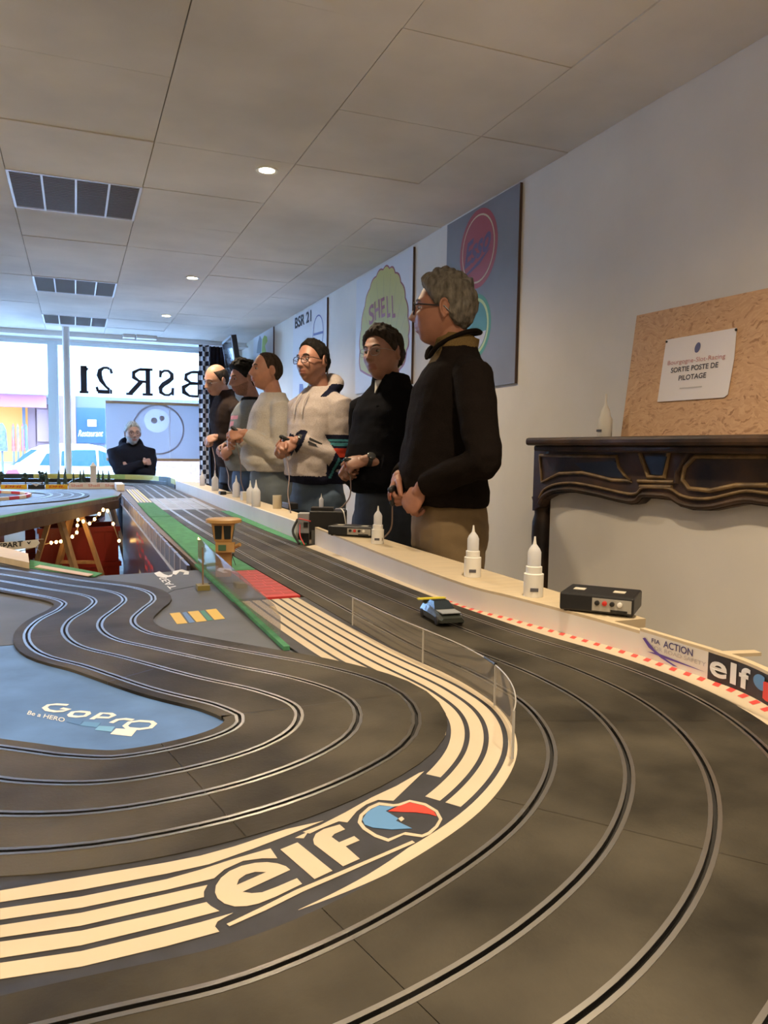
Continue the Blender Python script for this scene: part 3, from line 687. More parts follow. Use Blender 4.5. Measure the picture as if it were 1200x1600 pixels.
# worn print on the banner: only block strokes can be made out
random.seed(21)
for m, (y0, y1, z0, z1), n_ in ((redl, (4.80, 4.25, .50, .60), 3), (redl, (4.2, 3.7, .44, .54), 3), (whl, (4.62, 3.75, .27, .40), 5)):
    mb = MB(); w_ = (y0-y1)/n_
    for k in range(n_):
        a0 = y0-k*w_-w_*.1; a1 = y0-(k+1)*w_+w_*.12
        for pts in (((a0, z0), (a0, z1)), ((a0, z1), (a1, z1)), ((a1, z0+(z1-z0)*random.uniform(0, .5)), (a1, z1-(z1-z0)*random.uniform(0, .4)))) + ((((a0, z0), (a1, z0)),) if k % 2 else (((a0, (z0+z1)/2), (a1, (z0+z1)/2)),)):
            stroke(mb, [V(X0-.0065, *p) for p in pts], .022, (-1, 0, 0), .001)
    rel(mb.build('worn_print', m), sk)
# ================================================================ LEDGE WALL AND SHELF
ledge_m = mat('ledge_white_paint', (0.74, 0.70, 0.65), 0.55, nscale=4, namt=0.06); edge_wood = mat('ledge_top_wood', (0.60, 0.49, 0.33), 0.6, nscale=10, namt=0.07, stretch=(1, 5, 1))
def wallpts(pix): return [at(x, y) for x, y in pix]
near_base = wallpts([(492, 851), (600, 897), (720, 944), (800, 966), (900, 994), (998, 1023)])
sign_base = wallpts([(998, 1023), (1050, 1041), (1105, 1060), (1182, 1092)])
far_base = [V(.835, 7.1, .74), V(.846, 6.0, .74), V(.853, 4.5, .74), V(.86, 3.14, .74)]
def zl(y): return .74+float(np.interp(y, [1.1, 2.88], [.046, .070]))
def ribbon_wall(name, base, z0, z1, th, m, parent):
    Z0 = z0 if callable(z0) else (lambda y: z0); Z1 = z1 if callable(z1) else (lambda y: z1)
    P = [Vector((p[0], p[1], 0)) for p in crom([(p.x, p.y, 0) for p in base], 6)]; k = len(P); Nn = []
    for i in range(k):
        t = (P[min(i+1, k-1)]-P[max(i-1, 0)]).normalized(); nn = Vector((t.y, -t.x, 0))
        if nn.x < 0: nn = -nn
        Nn.append(nn)
    vs = [p+V(0, 0, Z0(p.y)) for p in P]+[p+V(0, 0, Z1(p.y)) for p in P]+[p+n_*th+V(0, 0, Z1(p.y)) for p, n_ in zip(P, Nn)]+[p+n_*th+V(0, 0, Z0(p.y)) for p, n_ in zip(P, Nn)]
    fs = [(r*k+i, r*k+i+1, ((r+1) % 4)*k+i+1, ((r+1) % 4)*k+i) for r in range(4) for i in range(k-1)]+[(0, k, 2*k, 3*k), (k-1, 4*k-1, 3*k-1, 2*k-1)]
    o = fixn(mesh_obj(name, vs, fs, m)); 
    if parent: rel(o, parent)
    return o, P, Nn
HL = .070
lw = empty('ledge_wall', (.86, 2.2, .732), 'white boundary ledge with wooden top beside the near straight', 'ledge')
ribbon_wall('wall_board', near_base, .733, lambda y: zl(y)-.006, .012, ledge_m, lw); ribbon_wall('top_edge', near_base, lambda y: zl(y)-.006, zl, .014, edge_wood, lw)
lf = empty('ledge_wall', (.85, 5, .732), 'white boundary ledge along the far half of the straight', 'ledge')
ribbon_wall('wall_board', far_base, .733, .74+HL-.006, .012, ledge_m, lf); ribbon_wall('top_edge', far_base, .74+HL-.006, .74+HL, .014, ledge_m, lf)
# shelf board behind the ledge
sh = empty('shelf', (1.0, 4, 0), 'long pale shelf behind the white ledge holding bottles and power boxes', 'shelf')
SZ = .74+HL-.0005
wp_ = [Vector(p) for p in crom([(p.x+.0155, p.y, zl(p.y)-.0185) for p in near_base], 4)]; wp_ = [p for p in wp_ if 1.20 < p.y < 2.74]
rel(MB().poly(wp_+[V(1.065, wp_[-1].y, wp_[-1].z), V(1.0, wp_[0].y, wp_[0].z)], (0, 0, .018)).build('shelf_board', edge_wood), sh)
rel(MB().poly([V(.876, 3.14, SZ-.018), V(.99, 3.14, SZ-.018), V(.99, 7.0, SZ-.018), V(.85, 7.0, SZ-.018)], (0, 0, .018)).build('shelf_board', edge_wood), sh)
for y in (1.66, 2.2, 2.7, 3.2, 4.4, 5.6, 6.8): rel(MB().box(.95, .975, y-.02, y+.02, .732, zl(y)-.0185).build('bracket', board_m), sh)
# cream apron with red dashes along the curve
apron = empty('track_apron', (.9, 1.2, .733), 'cream apron strip with red dashes outside the outer hairpin', 'kerb')
allb = crom([(p.x, p.y, 0) for p in near_base+sign_base[1:]]+[(.885, .60, 0), (.80, .40, 0), (.70, .24, 0)], 8)
L, N, s, q = resamp(CLO, .02); inner = []
kk = [k for k in range(len(L)) if s_near(CLO, (.67, 2.86)) <= q[k] <= s_near(CLO, (.62, .63))]
inner = [V(*(L[k]-N[k]*(1.5*s[k]+EDGE-.001)), .733) for k in kk]
outer = []
AB = np.array([(p[0], p[1]) for p in allb])
dd = np.r_[0, np.cumsum(np.hypot(*np.diff(AB, axis=0).T))]; tt = np.linspace(0, 1, len(inner))*dd[-1]
outer = [V(np.interp(t, dd, AB[:, 0]), np.interp(t, dd, AB[:, 1]), .733) for t in tt]
k = len(inner); apo = MB().add([p+V(0, 0, .0065) for p in inner]+[p+V(0, 0, .0065) for p in outer], [(i, i+1, k+i+1, k+i) for i in range(k-1)]).build('apron_board', cream_m)
if apo.data.polygons[0].normal.z < 0: apo.data.flip_normals()
rel(apo, apron)
dashes = np.arange(1.15, dd[-1]-.2, .032)
red_d = mat('dash_red', (.62, .06, .05), .6)
for t in dashes:
    p = np.array([np.interp(t, dd, AB[:, 0]), np.interp(t, dd, AB[:, 1])]); p2 = np.array([np.interp(t+.01, dd, AB[:, 0]), np.interp(t+.01, dd, AB[:, 1])])
    tv = Vector((*(p2-p), 0)).normalized(); nv = Vector((tv.y, -tv.x, 0))
    if nv.x > 0: nv = -nv
    b0 = V(*p, .7398)+nv*.002; sk2 = tv*.010
    rel(MB().add([b0, b0+tv*.013, b0+tv*.013+nv*.019+sk2, b0+nv*.019+sk2], [(0, 1, 2, 3)]).build('dash', red_d), apron)
# sign boards along the outer curve
HS = .046
sg = empty('barrier_sign', (sign_base[1].x, sign_base[1].y, .74), 'white curved barrier board reading FIA ACTION FOR ROAD SAFETY', 'sign')
fia = sign_base[:3]; elfb = [sign_base[2], sign_base[3], V(.90, .63, .74), V(.83, .43, .74)]
_, FP, FN = ribbon_wall('board', fia, .733, .74+HS, .010, mat('sign_white', (.72, .68, .63), .5), sg)
se = empty('barrier_sign', (elfb[1].x, elfb[1].y, .74), 'black curved barrier board with white elf letters and emblem', 'sign')
_, EP, EN = ribbon_wall('board', elfb, .733, .74+HS, .010, mat('sign_black', (.03, .027, .03), .5), se)
for P_, par in ((fia, sg), (elfb, se)): ribbon_wall('top_edge', P_, .74+HS, .745+HS, .013, edge_wood, par)
def on_ribbon(P, Nn, u, v, lift=.0012):
    d = np.r_[0, np.cumsum([(P[i+1]-P[i]).length for i in range(len(P)-1)])]
    t = u*d[-1]; X = np.interp(t, d, [p.x for p in P]); Y = np.interp(t, d, [p.y for p in P]); i = min(int(np.searchsorted(d, t)), len(P)-1)
    n_ = Nn[i]; return V(X, Y, .741+v*HS)-n_*lift
def rib_text(s, P, Nn, u0, u1, v0, v1, m, par, bold=0.0, name='lettering'):
    vs, fs = text_geo(s, bold); o = mesh_obj(name, [on_ribbon(P, Nn, u0+(u1-u0)*a, v0+(v1-v0)*b) for a, b in vs], fs, m); rel(o, par)
def rib_poly(pts, P, Nn, m, par, name):
    tri = tessellate_polygon([[V(a, b) for a, b in pts]]); o = mesh_obj(name, [on_ribbon(P, Nn, a, b, .0016) for a, b in pts], [tuple(t) for t in tri], m); rel(o, par)
navy = mat('print_navy', (.05, .04, .16), .5); greyp = mat('print_grey', (.45, .42, .42), .6); violet = mat('print_violet', (.10, .06, .33), .5)
rib_text('FIA', FP, FN, .20, .33, .66, .84, navy, sg, .01); rib_text('ACTION', FP, FN, .38, .80, .62, .90, navy, sg, .012); rib_text('FOR ROAD SAFETY', FP, FN, .20, .98, .40, .56, greyp, sg)
rib_poly([(.06, .72), (.10, .78), (.13, .70), (.25, .42), (.45, .16), (.60, .04), (.54, .02), (.36, .16), (.16, .42)], FP, FN, violet, sg, 'swoosh'); rib_poly([(.14, .24), (.5, .20), (.98, .20), (.6, .27), (.3, .32)], FP, FN, violet, sg, 'swoosh')
rib_poly([(.70, .2), (.74, .2), (.74, .9), (.70, .9)], EP, EN, mat('sign_black', (.03, .027, .03)), se, 'seam')
for s_, u0, u1, v0, v1 in (('e', .010, .074, .16, .74), ('l', .086, .108, .12, .88), ('f', .119, .164, .12, .88)): rib_text(s_, EP, EN, u0, u1, v0, v1, white_d, se, .03 if s_ != 'e' else .022, 'letter')
cpt = lambda cu, cv, ru, rv, a0, a1: [(cu+ru*math.cos(R(a)), cv+rv*math.sin(R(a))) for a in range(a0, a1+1, 15)]
rib_poly(cpt(.212, .62, .033, .26, 60, 300), EP, EN, mat('emblem_blue', (.1, .26, .52)), se, 'emblem_blue'); rib_poly(cpt(.243, .42, .038, .32, -120, 120), EP, EN, mat('emblem_red', (.72, .05, .03)), se, 'emblem_red')
# little wooden slat and knob behind the sign
rel(MB().beam(at(1080, 1024, .766), at(1184, 1020, .766), .02, .006).build('slat', edge_wood), sg); rel(MB().beam(at(1084, 1024, .733)*0+V(at(1100, 1023, .766).x, at(1100, 1023, .766).y, .733), V(at(1100, 1023, .766).x, at(1100, 1023, .766).y, .764), .012).build('slat_post', edge_wood), sg)

# ---------------------------------------------------------------- bottles, power boxes on the shelf
bott = sheet('bottle_plastic', (.80, .80, .82), .35); capm = mat('bottle_white', (.78, .76, .72), .45); inkm = mat('bottle_print', (.08, .08, .10), .6)
def bottle(p, h, label, cup=True, tiny=False):
    r = empty('dropper_bottle', p, label, 'bottle', 'dropper bottles on the shelf')
    w = h*.165
    if cup:
        MB().lathe([(w*.98, 0), (w, .004), (w, h*.38), (w*.86, h*.39)], seg=20).build('cup', capm, r, True)
        MB().lathe([(w*.82, h*.38), (w*.82, h*.50), (w*.70, h*.51)], seg=20).build('collar', capm, r, True)
        MB().lathe([(w*.68, h*.50), (w*.68, h*.74), (w*.52, h*.80), (w*.2, h*.87)], seg=20).build('body', bott, r, True)
        MB().lathe([(w*.2, h*.865), (w*.13, h*.93), (w*.09, h*1.0)], seg=12).build('nozzle', capm, r, True)
        MB().box(-w*.45, w*.35, -w*1.02, -w*.97, h*.10, h*.16).build('print', inkm, r)
    else:
        MB().lathe([(w*.95, 0), (w, .004), (w, h*.55), (w*.85, h*.62), (w*.35, h*.72)], seg=18).build('body', bott, r, True)
        MB().lathe([(w*.38, h*.71), (w*.3, h*.78), (w*.14, h*.9), (w*.08, h)], seg=12).build('nozzle', capm, r, True)
    return r
def on_shelf(px, py, z=SZ, back=.012):
    p = at(px, py-5, SZ)
    for _ in range(4): p = at(px, py-5, zl(p.y)-.0005)
    d = ray(px, py); d = Vector((d.x, d.y, 0)).normalized(); p = p+d*back; p.z = zl(p.y)-.0005; return p
hb = lambda p, y0, y1: (y1-y0)/FPX*(p-CAMP).dot(cf)+.004
for px, y1, y0, lab, cup in ((833, 938, 847, 'white dropper bottle in a cup beside the flat power box', True), (738, 907, 829, 'white dropper bottle in a cup before the man in khaki trousers', True), (590, 855, 798, 'white dropper bottle with a round emblem before the man in black', True),
                             (391, 792, 757, 'white dropper bottle of a close pair before the man in the cream sweater', False), (400, 797, 756, 'taller white dropper bottle of a close pair before the man in the cream sweater', False), (369, 782, 749, 'white dropper bottle alone before the man in the grey sweater', False),
                             (336, 772, 741, 'white dropper bottle before the leaning bald man', False), (316, 764, 740, 'white dropper bottle next to the chequered curtain', False)):
    p = on_shelf(px, y1); b = bottle(p, hb(p, y0, y1), lab, cup)
    b.rotation_euler = (0, 0, R(-25))
    if px == 590: MB().lathe([(.001, 0), (.012, 0), (.012, .0015), (.001, .002)], seg=16, M=Matrix.Rotation(R(90), 3, 'X')).build('emblem', mat('emblem_bronze', (.16, .12, .07), .5), b).location = (.006, -.0125, .016)
dark = mat('box_black', (.014, .014, .016), .42); face = mat('box_face', (.38, .36, .32), .5); red_b = mat('jack_red', (.6, .03, .02), .4); ven = mat('label_cream', (.6, .56, .46), .6)
def power_box(p, rz, L_, D_, H_, label, jacks=True):
    r = empty('power_supply', p, label, 'power supply', rotz=rz)
    MB().box(-L_/2, L_/2, -D_/2, D_/2, .003, H_).build('case', dark, r, bevel=.004)
    MB().box(-L_*.05, L_*.47, -D_/2-.002, -D_/2+.001, .008, H_-.006).build('front_plate', face, r)
    for i, m in enumerate((black_m, red_b, black_m, capm)): MB().lathe([(.005, 0), (.005, .006), (.002, .007)], seg=10, M=Matrix.Rotation(R(90), 3, 'X')).build('jack', m, r, True).location = (L_*(.02+.10*i), -D_/2-.001, H_*.62)
    MB().box(L_*.2, L_*.42, -D_/2-.0045, -D_/2-.0015, H_*.18, H_*.32).build('switch', black_m, r)
    for x in (-.3, .25): MB().box(L_*x-.012, L_*x+.012, -.012, .012, H_-.001, H_+.0008).build('label_sticker', ven, r)
    for sx in (-1, 1):
        for sy in (-1, 1): MB().lathe([(.005, 0), (.005, .004)], (sx*L_*.42, sy*D_*.4, 0), 8).build('foot', black_m, r)
    return r
p = on_shelf(938, 974, back=.105); power_box(p, R(-48), .150, .115, .040, 'flat black power box with red and black jacks beside a dropper bottle')
p = on_shelf(553, 848, back=.115); power_box(p, R(-40), .17, .09, .036, 'flat black power box before the man in black')
# tall black box with grey side unit at the gap of the ledge
p = V(.935, 2.925, .735)
bx = empty('lap_counter_box', (p.x, p.y, .735), 'tall black box wired with red leads in the gap between ledges', 'electronics box', rotz=R(-22))
MB().box(-.072, .072, -.02, .09, .05, .135).build('case', dark, bx, bevel=.004); MB().box(-.062, -.030, -.030, .05, -.0015, .06).build('side_post', mat('post_grey', (.10, .10, .09), .6), bx); MB().box(-.03, .04, .0, .08, -.0015, .05).build('stand', dark, bx)
MB().box(-.120, -.072, -.01, .06, .045, .125).build('grey_unit', mat('unit_grey', (.33, .34, .36), .5), bx, bevel=.003); MB().box(-.095, -.078, -.016, -.009, .07, .09).build('knob', black_m, bx); MB().box(-.100, -.078, .02, .05, -.0015, .045).build('unit_post', dark, bx)
MB().box(-.068, .02, .0, .07, .135, .148).build('top_tray', dark, bx); MB().box(.028, .066, .01, .06, .135, .143).build('top_switch', mat('unit_blue', (.16, .17, .23), .5), bx)
redw = mat('wire_red', (.7, .08, .08), .5)
for i, (a, b, c, m) in enumerate((((-.122, .02, .10), (-.105, -.03, .105), (-.066, -.021, .095), redw), ((-.11, -.011, .08), (-.105, -.05, .04), (-.085, -.075, .0075), redw), ((-.121, .0, .10), (-.135, -.04, .055), (-.105, -.075, .0105), black_m), ((.05, .03, .1435), (.066, -.026, .13), (.078, -.026, .06), capm))):
    MB().tube(crom([a, b, c], 8), .0025 if i != 2 else .005, 8).build('wire', m, bx, True)
q = bx.matrix_basis @ Vector((-.03, .04, .148)); bottle(Vector(q), .055, 'small white dropper bottle standing on the tall black box', False)
p = on_shelf(433, 800); pot = MB().lathe([(.022, 0), (.023, .002), (.023, .068), (.020, .068), (.020, .01), (.001, .01)], p, 20).build('beaker', mat('beaker_cream', (.62, .55, .42), .5), smooth=True); tag(pot, 'plain cream plastic beaker on the shelf beside the bottle pair', 'beaker')
p = on_shelf(345, 777)-V(0, .095, 0); tag(MB().box(p.x-.02, p.x+.02, p.y, p.y+.06, SZ, SZ+.022).build('connector_box', dark, bevel=.003), 'small black connector box on the shelf beside the far bottles', 'connector')
p = on_shelf(447, 800); tag(MB().box(p.x, p.x+.05, p.y-.05, p.y+.08, SZ, SZ+.03).build('connector_box', dark, bevel=.003), 'black connector box on the shelf beside the cream beaker', 'connector')
p = on_shelf(352, 776); tag(MB().lathe([(.045, 0), (.05, .008), (.048, .008), (.043, .003), (.001, .003)], p, 24).build('dish', ven, smooth=True), 'flat yellowish dish lying on the far shelf', 'dish')
p = on_shelf(378, 787); tag(MB().box(p.x, p.x+.045, p.y-.02, p.y+.05, SZ, SZ+.05).build('carton', ven, bevel=.002), 'small cream carton on the shelf beside the bottle pair', 'carton')

# ---------------------------------------------------------------- acrylic guards
def guard(pts, z0, z1, label, name='acrylic_guard'):
    r = empty(name, (pts[0].x, pts[0].y, z0), label, 'guard')
    return r
gd = guard([at(557, 980)], .74, .8, 'curved clear acrylic guard around the outer hairpin with black clip')
L, N, s, q = resamp(CLO, .02); off0 = 1.5*s+EDGE+.004
sa, sb = s_near(CLO, (.70, 1.55)), s_near(CLO, (.64, .68))
kk = [k for k in range(len(L)) if sa <= q[k] <= sb]
path = [V(*(L[k]+N[k]*off0[k]), 0) for k in kk]; GH = .062
parts_ = [0, len(path)//3, 2*len(path)//3, len(path)-1]
for a, b in zip(parts_[:-1], parts_[1:]):
    P_ = path[a:b+1]; k = len(P_)
    vs = [p+V(0, 0, .7405) for p in P_]+[p+V(0, 0, .74+GH) for p in P_]
    o = mesh_obj('acrylic_panel', vs, [(i, i+1, k+i+1, k+i) for i in range(k-1)], PLEXI, smooth=True); rel(o, gd)
    e = MB().tube([p+V(0, 0, .74+GH) for p in P_], .0009, 6).build('panel_edge', mat('acrylic_edge', (.45, .43, .40), .3)); rel(e, gd)
k0 = int(len(path)*.60); rel(MB().tube([p+V(0, 0, .7412+GH) for p in path[k0:k0+4]], .0028, 8).build('clip', black_m), gd)
for i in parts_: rel(MB().beam(path[i]+V(0, 0, .7405), path[i]+V(0, 0, .74+GH), .0025).build('joint_strip', mat('acrylic_edge', (.45, .43, .40))), gd)
# flat guard beside the grey infield, on a green foot
g2 = empty('acrylic_guard', (.36, 2.0, .735), 'flat clear acrylic guard on a green foot beside the wooden tower', 'guard')
pa, pb = V(.362, 2.50, 0), V(.372, 1.47, 0)
rel(MB().poly([pa+V(0, 0, .737), pb+V(0, 0, .737), pb+V(0, 0, .785), pb+V(-.0003, .05, .8), pa+V(0, 0, .83)], (.0018, 0, 0)).build('acrylic_panel', PLEXI), g2)
rel(MB().beam(pa+V(-.004, 0, .7395), pb+V(-.004, -.07, .7395), .012, .008).build('green_foot', green_m), g2)
p = at(317, 921, .7345); rel(MB().box(p.x-.016, p.x+.016, p.y-.02, p.y+.02, .7346, .748).build('foot_block', mat('foot_olive', (.20, .16, .04), .6)), g2); rel(MB().beam(V(p.x, p.y, .748), V(p.x, p.y, .85), .004).build('post', mat('post_brown', (.2, .13, .07), .6)), g2)

# ---------------------------------------------------------------- wooden control tower and figures
tw = empty('control_tower', (at(338, 900, .7392).x+.022, at(338, 900, .7392).y, .7392), 'miniature wooden race control tower beside the start straight', 'model tower', rotz=R(-15))
tww = mat('tower_wood', (.50, .29, .10), .5, nscale=14, namt=.2)
MB().box(-.022, .022, -.022, .022, 0, .105).build('shaft', tww, tw)
MB().lathe([(.034, .105), (.046, .158)], seg=4, M=Matrix.Rotation(R(45), 3, 'Z')).build('cabin', tww, tw)
MB().lathe([(.044, .158), (.052, .160), (.052, .168), (.046, .171)], seg=24).build('roof', tww, tw, True)
for a in range(4):
    Mz = Matrix.Rotation(R(90*a), 4, 'Z')
    for sx in (-1, 1):
        o = MB().add([Mz @ Vector(v) for v in ((sx*.013-.009, -.0272, .112), (sx*.013+.009, -.0272, .112), (sx*.013+.011, -.0325, .152), (sx*.013-.011, -.0325, .152))], [(0, 1, 2, 3)]).build('window_pane', mat('tower_window', (.015, .02, .02), .2), tw)
MB().box(-.02, .034, -.04, -.012, .075, .102).build('balcony', tww, tw); MB().box(-.012, .010, -.042, -.0395, .080, .097).build('badge', mat('badge_green', (.05, .12, .06), .5), tw)
MB().tube([(.034, -.03, .09), (.05, -.04, .098)], .006, 10).build('loudspeaker', tww, tw)
dk = mat('figure_dark', (.03, .025, .022), .7); skin_s = mat('figure_skin', (.45, .25, .16), .6)
def mini(p, h, label, m=None):
    r = empty('miniature_person', p, label, 'figurine')
    b = MB(); b.capsule([(-.08*h, 0, .03*h), (-.05*h, 0, .45*h), (0, 0, .75*h)], [.05*h, .06*h, .10*h], 8); b.capsule([(.08*h, 0, .03*h), (.05*h, 0, .45*h), (0, 0, .72*h)], [.05*h, .06*h, .09*h], 8); b.capsule([(-.1*h, 0, .76*h), (-.06*h, -.15*h, .62*h)], .04*h, 6); b.capsule([(.1*h, 0, .76*h), (.06*h, -.15*h, .66*h)], .04*h, 6)
    b.build('clothes', m or dk, r, True); MB().ell((0, 0, .92*h), (.065*h, .075*h, .085*h), nu=10, nv=8).build('head', skin_s, r, True)
    return r
p = at(356, 882, .7392); mini(Vector((p.x, p.y, .7392)), .062, 'tiny dark figure standing at the foot of the wooden tower')
tp = empty('camera_tripod', (p.x+.01, p.y-.02, .7392), 'tiny tripod in front of the dark figure by the tower', 'tripod')
for a in (90, 210, 330): MB().tube([(0, 0, .032), (.012*math.cos(R(a)), .012*math.sin(R(a)), 0)], .0012, 6).build('leg', dk, tp)
MB().box(-.005, .005, -.008, .008, .031, .04).build('camera_body', dk, tp)

# ---------------------------------------------------------------- slot car on the straight
pc = at(690, 968, .742)
scar = empty('slot_car', (pc.x, pc.y, .7406), 'small dark slot car with pale bonnet and yellow stripe on the straight', 'slot car', rotz=R(176))
cb = mat('slotcar_dark', (.03, .035, .03), .35, coat=.4); cbl = mat('slotcar_pale', (.35, .38, .42), .35, coat=.3)
sec = [(-.066, .026, .008, .020), (-.06, .029, .006, .028), (-.03, .031, .006, .031), (-.012, .031, .006, .032), (.015, .030, .006, .029), (.045, .030, .006, .024), (.064, .026, .008, .018)]
vs = []
for y, w, z0, z1 in sec: vs += [V(-w, y, z0), V(-w*1.02, y, (z0+z1)*.5), V(-w*.8, y, z1), V(w*.8, y, z1), V(w*1.02, y, (z0+z1)*.5), V(w, y, z0)]
fs = [(i*6+k, i*6+(k+1) % 6, i*6+6+(k+1) % 6, i*6+6+k) for i in range(6) for k in range(6)]+[tuple(range(6)), tuple(reversed(range(36, 42)))]
fixn(mesh_obj('body', vs, fs, cb, scar))
fixn(mesh_obj('cabin', [V(-.024, -.038, .031), V(.024, -.038, .031), V(.024, .016, .029), V(-.024, .016, .029), V(-.018, -.026, .043), V(.018, -.026, .043), V(.018, -.004, .043), V(-.018, -.004, .043)], [(0, 1, 2, 3), (4, 5, 6, 7), (0, 1, 5, 4), (1, 2, 6, 5), (2, 3, 7, 6), (3, 0, 4, 7)], mat('slotcar_glass', (.02, .03, .04), .15), scar))
MB().box(-.022, .022, .02, .056, .0265, .0285).build('bonnet', cbl, scar); MB().box(-.034, .034, -.07, -.058, .036, .039).build('rear_wing', mat('slotcar_yellow', (.70, .60, .06), .4), scar); MB().box(-.02, .02, -.068, -.060, .025, .036).build('wing_strut', cb, scar)
for sx in (-1, 1):
    for y in (-.043, .043): MB().lathe([(.0075, -.005), (.0098, -.004), (.0098, .004), (.0075, .005)], (0, 0, 0), 16, Matrix.Rotation(R(90), 3, 'Y')).build('wheel', tyre, scar, True).location = (sx*.027, y, .0098)
# ================================================================ FAR LOOP: kerbs, boards, trees, barrier
pit = [at(x, y) for x, y in ((-260, 771), (0, 770), (50, 770.5), (72, 772), (80, 774), (74, 777), (50, 780), (0, 787), (-90, 803))]
pit = [V(-2.4, 6.75), V(-.78, 6.70), V(-.46, 6.58), V(-.335, 6.36), V(-.32, 6.18), V(-.40, 5.92), V(-.72, 5.50), V(-1.05, 5.10), V(-1.4, 4.86), V(-2.4, 4.78)]
kb = empty('kerb', (-.5, 6, .74), 'low red and white block kerb around the dark pit of the far loop', 'kerb')
pp = [Vector(p) for p in crom([tuple(p) for p in pit], 10)]
d = [0]
for a, b in zip(pp[:-1], pp[1:]): d.append(d[-1]+(b-a).length)
kr, kw = mat('kerb_red', (.5, .04, .05), .5), mat('kerb_cream', (.68, .56, .42), .5)
nb = int(d[-1]/.11); I_ = lambda t: V(np.interp(t, d, [p.x for p in pp]), np.interp(t, d, [p.y for p in pp]), .733)
for i in range(nb):
    a, b = I_(i*d[-1]/nb+.002), I_((i+1)*d[-1]/nb-.002)
    rel(MB().beam(a+V(0, 0, .011), b+V(0, 0, .011), .022, .022).build('kerb_block', (kr, kw)[i % 2]), kb)
rel(MB().poly([V(p.x-.02, p.y, .7328) for p in pp], (0, 0, .002)).build('pit_floor', mat('pit_black', (.012, .010, .010), .8)), kb)
# advertising boards behind the loop
YA = 7.28
adm = [mat('ad_yellow', (.70, .42, .02), .5), mat('ad_black', (.02, .02, .022), .5), mat('ad_white', (.72, .66, .62), .5)]
dred = mat('ad_red', (.55, .03, .02), .5)
def ad(pa, pb, m, words, mt, label, top=757.0):
    a = atY(pa, 764, YA); b = atY(pb, 764, YA); z1 = atY((pa+pb)/2, top, YA).z
    z0 = .733; r = empty('advertising_board', ((a.x+b.x)/2, YA, z0), label, 'sign', 'advertising boards of the far loop')
    rel(MB().box(a.x+.003, b.x-.003, YA, YA+.008, z0, z1).build('board', m), r)
    w = b.x-a.x; n = len(words)
    for i, s_ in enumerate(words):
        lettering('lettering', s_, V(a.x+w*(i+.16)/n, YA, z0+(z1-z0)*.30), V(w*.68/n, 0, 0), V(0, 0, (z1-z0)*.45), mt, r, bold=.02, shear=.2 if m is adm[0] else 0, lift=.0012)
    return r
ad(0.5, 43, adm[0], ['DHL'], dred, 'yellow trackside board with red DHL letters left of the black board')
ad(43, 70.5, adm[1], ['shell'][:0], dred, 'black trackside board between the two yellow boards')
ad(70.5, 106.5, adm[0], ['DHL'], dred, 'yellow trackside board with red DHL letters next to the white board')
ad(106.5, 186, adm[2], ['Shell', 'Shell', 'Shell'], mat('ad_shell_red', (.6, .25, .2), .6), 'long white trackside board with three faint Shell marks', 754)
a = atY(43, 764, YA); b = atY(70, 764, YA); mb = MB(); stroke(mb, [V(a.x+.02, YA-.002, .79), V((a.x+b.x)/2, YA-.002, .765), V(b.x-.02, YA-.002, .79)], [.004, .02, .004], (0, -1, 0)); o = mb.build('wing_mark', mat('ad_silver', (.5, .5, .5), .4)); rel(o, [x for x in bpy.data.objects if x.get('label', '').startswith('black trackside board')][0])
# plain white end block of the white board
p = atY(188, 772, 6.9); tag(MB().box(p.x-.03, p.x+.035, 6.9, 7.27, .733, .79).build('end_block', adm[2], bevel=.003), 'white corner block at the end of the white trackside board', 'block')
# curved yellow-green barrier of the far bend
far = empty('far_barrier', (.3, 8.5, .733), 'curved black barrier with yellow and green boards on the far bend', 'barrier')
e = edge_pts(CLO, -1, .012, .05); e = [V(x, y, 0) for x, y in e if y > 7.15]
ks = len(e); colr = [mat('barrier_yellow', (.58, .56, .16), .5), mat('barrier_green', (.36, .52, .16), .5), mat('barrier_dark', (.03, .05, .05), .5)]
def rib(P, z0, z1, m, nm):
    k = len(P); o = fixn(mesh_obj(nm, [p+V(0, 0, z0) for p in P]+[p+V(0, 0, z1) for p in P], [(i, i+1, k+i+1, k+i) for i in range(k-1)], m)); md = o.modifiers.new('s', 'SOLIDIFY'); md.thickness = .008; md.offset = 0; rel(o, far)
rib(e, .733, .772, black_m, 'base_strip')
step = 8; i = 0; j = 0
while i < ks-2:
    rib(e[i:min(i+step, ks-1)+1], .773, .822, colr[(0, 2, 0, 1, 2, 0, 1)[j % 7]], 'board'); i += step; j += 1
for k2 in range(ks//8): 
    if k2 % 2 == 1 and 8*k2+6 < ks:
        a, b = e[8*k2+1]+V(0, 0, .785), e[8*k2+6]+V(0, 0, .785)
        if (b-a).x < 0: a, b = b, a
        # keep letters on the side of the road
        lettering('lettering', 'DUNLOP', a+V(0, -.010, 0), b-a, V(0, 0, .028), mat('ad_yellow2', (.6, .55, .1), .5), far, bold=.02, lift=.001)
# dark arch (bridge) beyond the boards
ar = empty('model_bridge', (0, 7.9, .733), 'low black arched model bridge behind the far boards', 'bridge')
c = atY(137, 757, 7.85); W_ = abs(atY(168, 757, 7.85).x-c.x)
A_ = [V(c.x+W_*math.cos(R(a)), 7.82, .734+.075*math.sin(R(a))) for a in range(0, 181, 12)]; B_ = [V(c.x+W_*.82*math.cos(R(a)), 7.82, .734+.05*math.sin(R(a))) for a in range(180, -1, -12)]
rel(MB().poly(A_+B_, (0, .14, 0)).build('arch', black_m), ar)
for x in np.linspace(-.8, .8, 7): rel(MB().beam(V(c.x+W_*x, 7.82, .734+.075*math.sqrt(1-x*x)-.004), V(c.x+W_*x, 7.82, .734+.075*math.sqrt(1-x*x)+.022), .004).build('railing_post', black_m), ar)
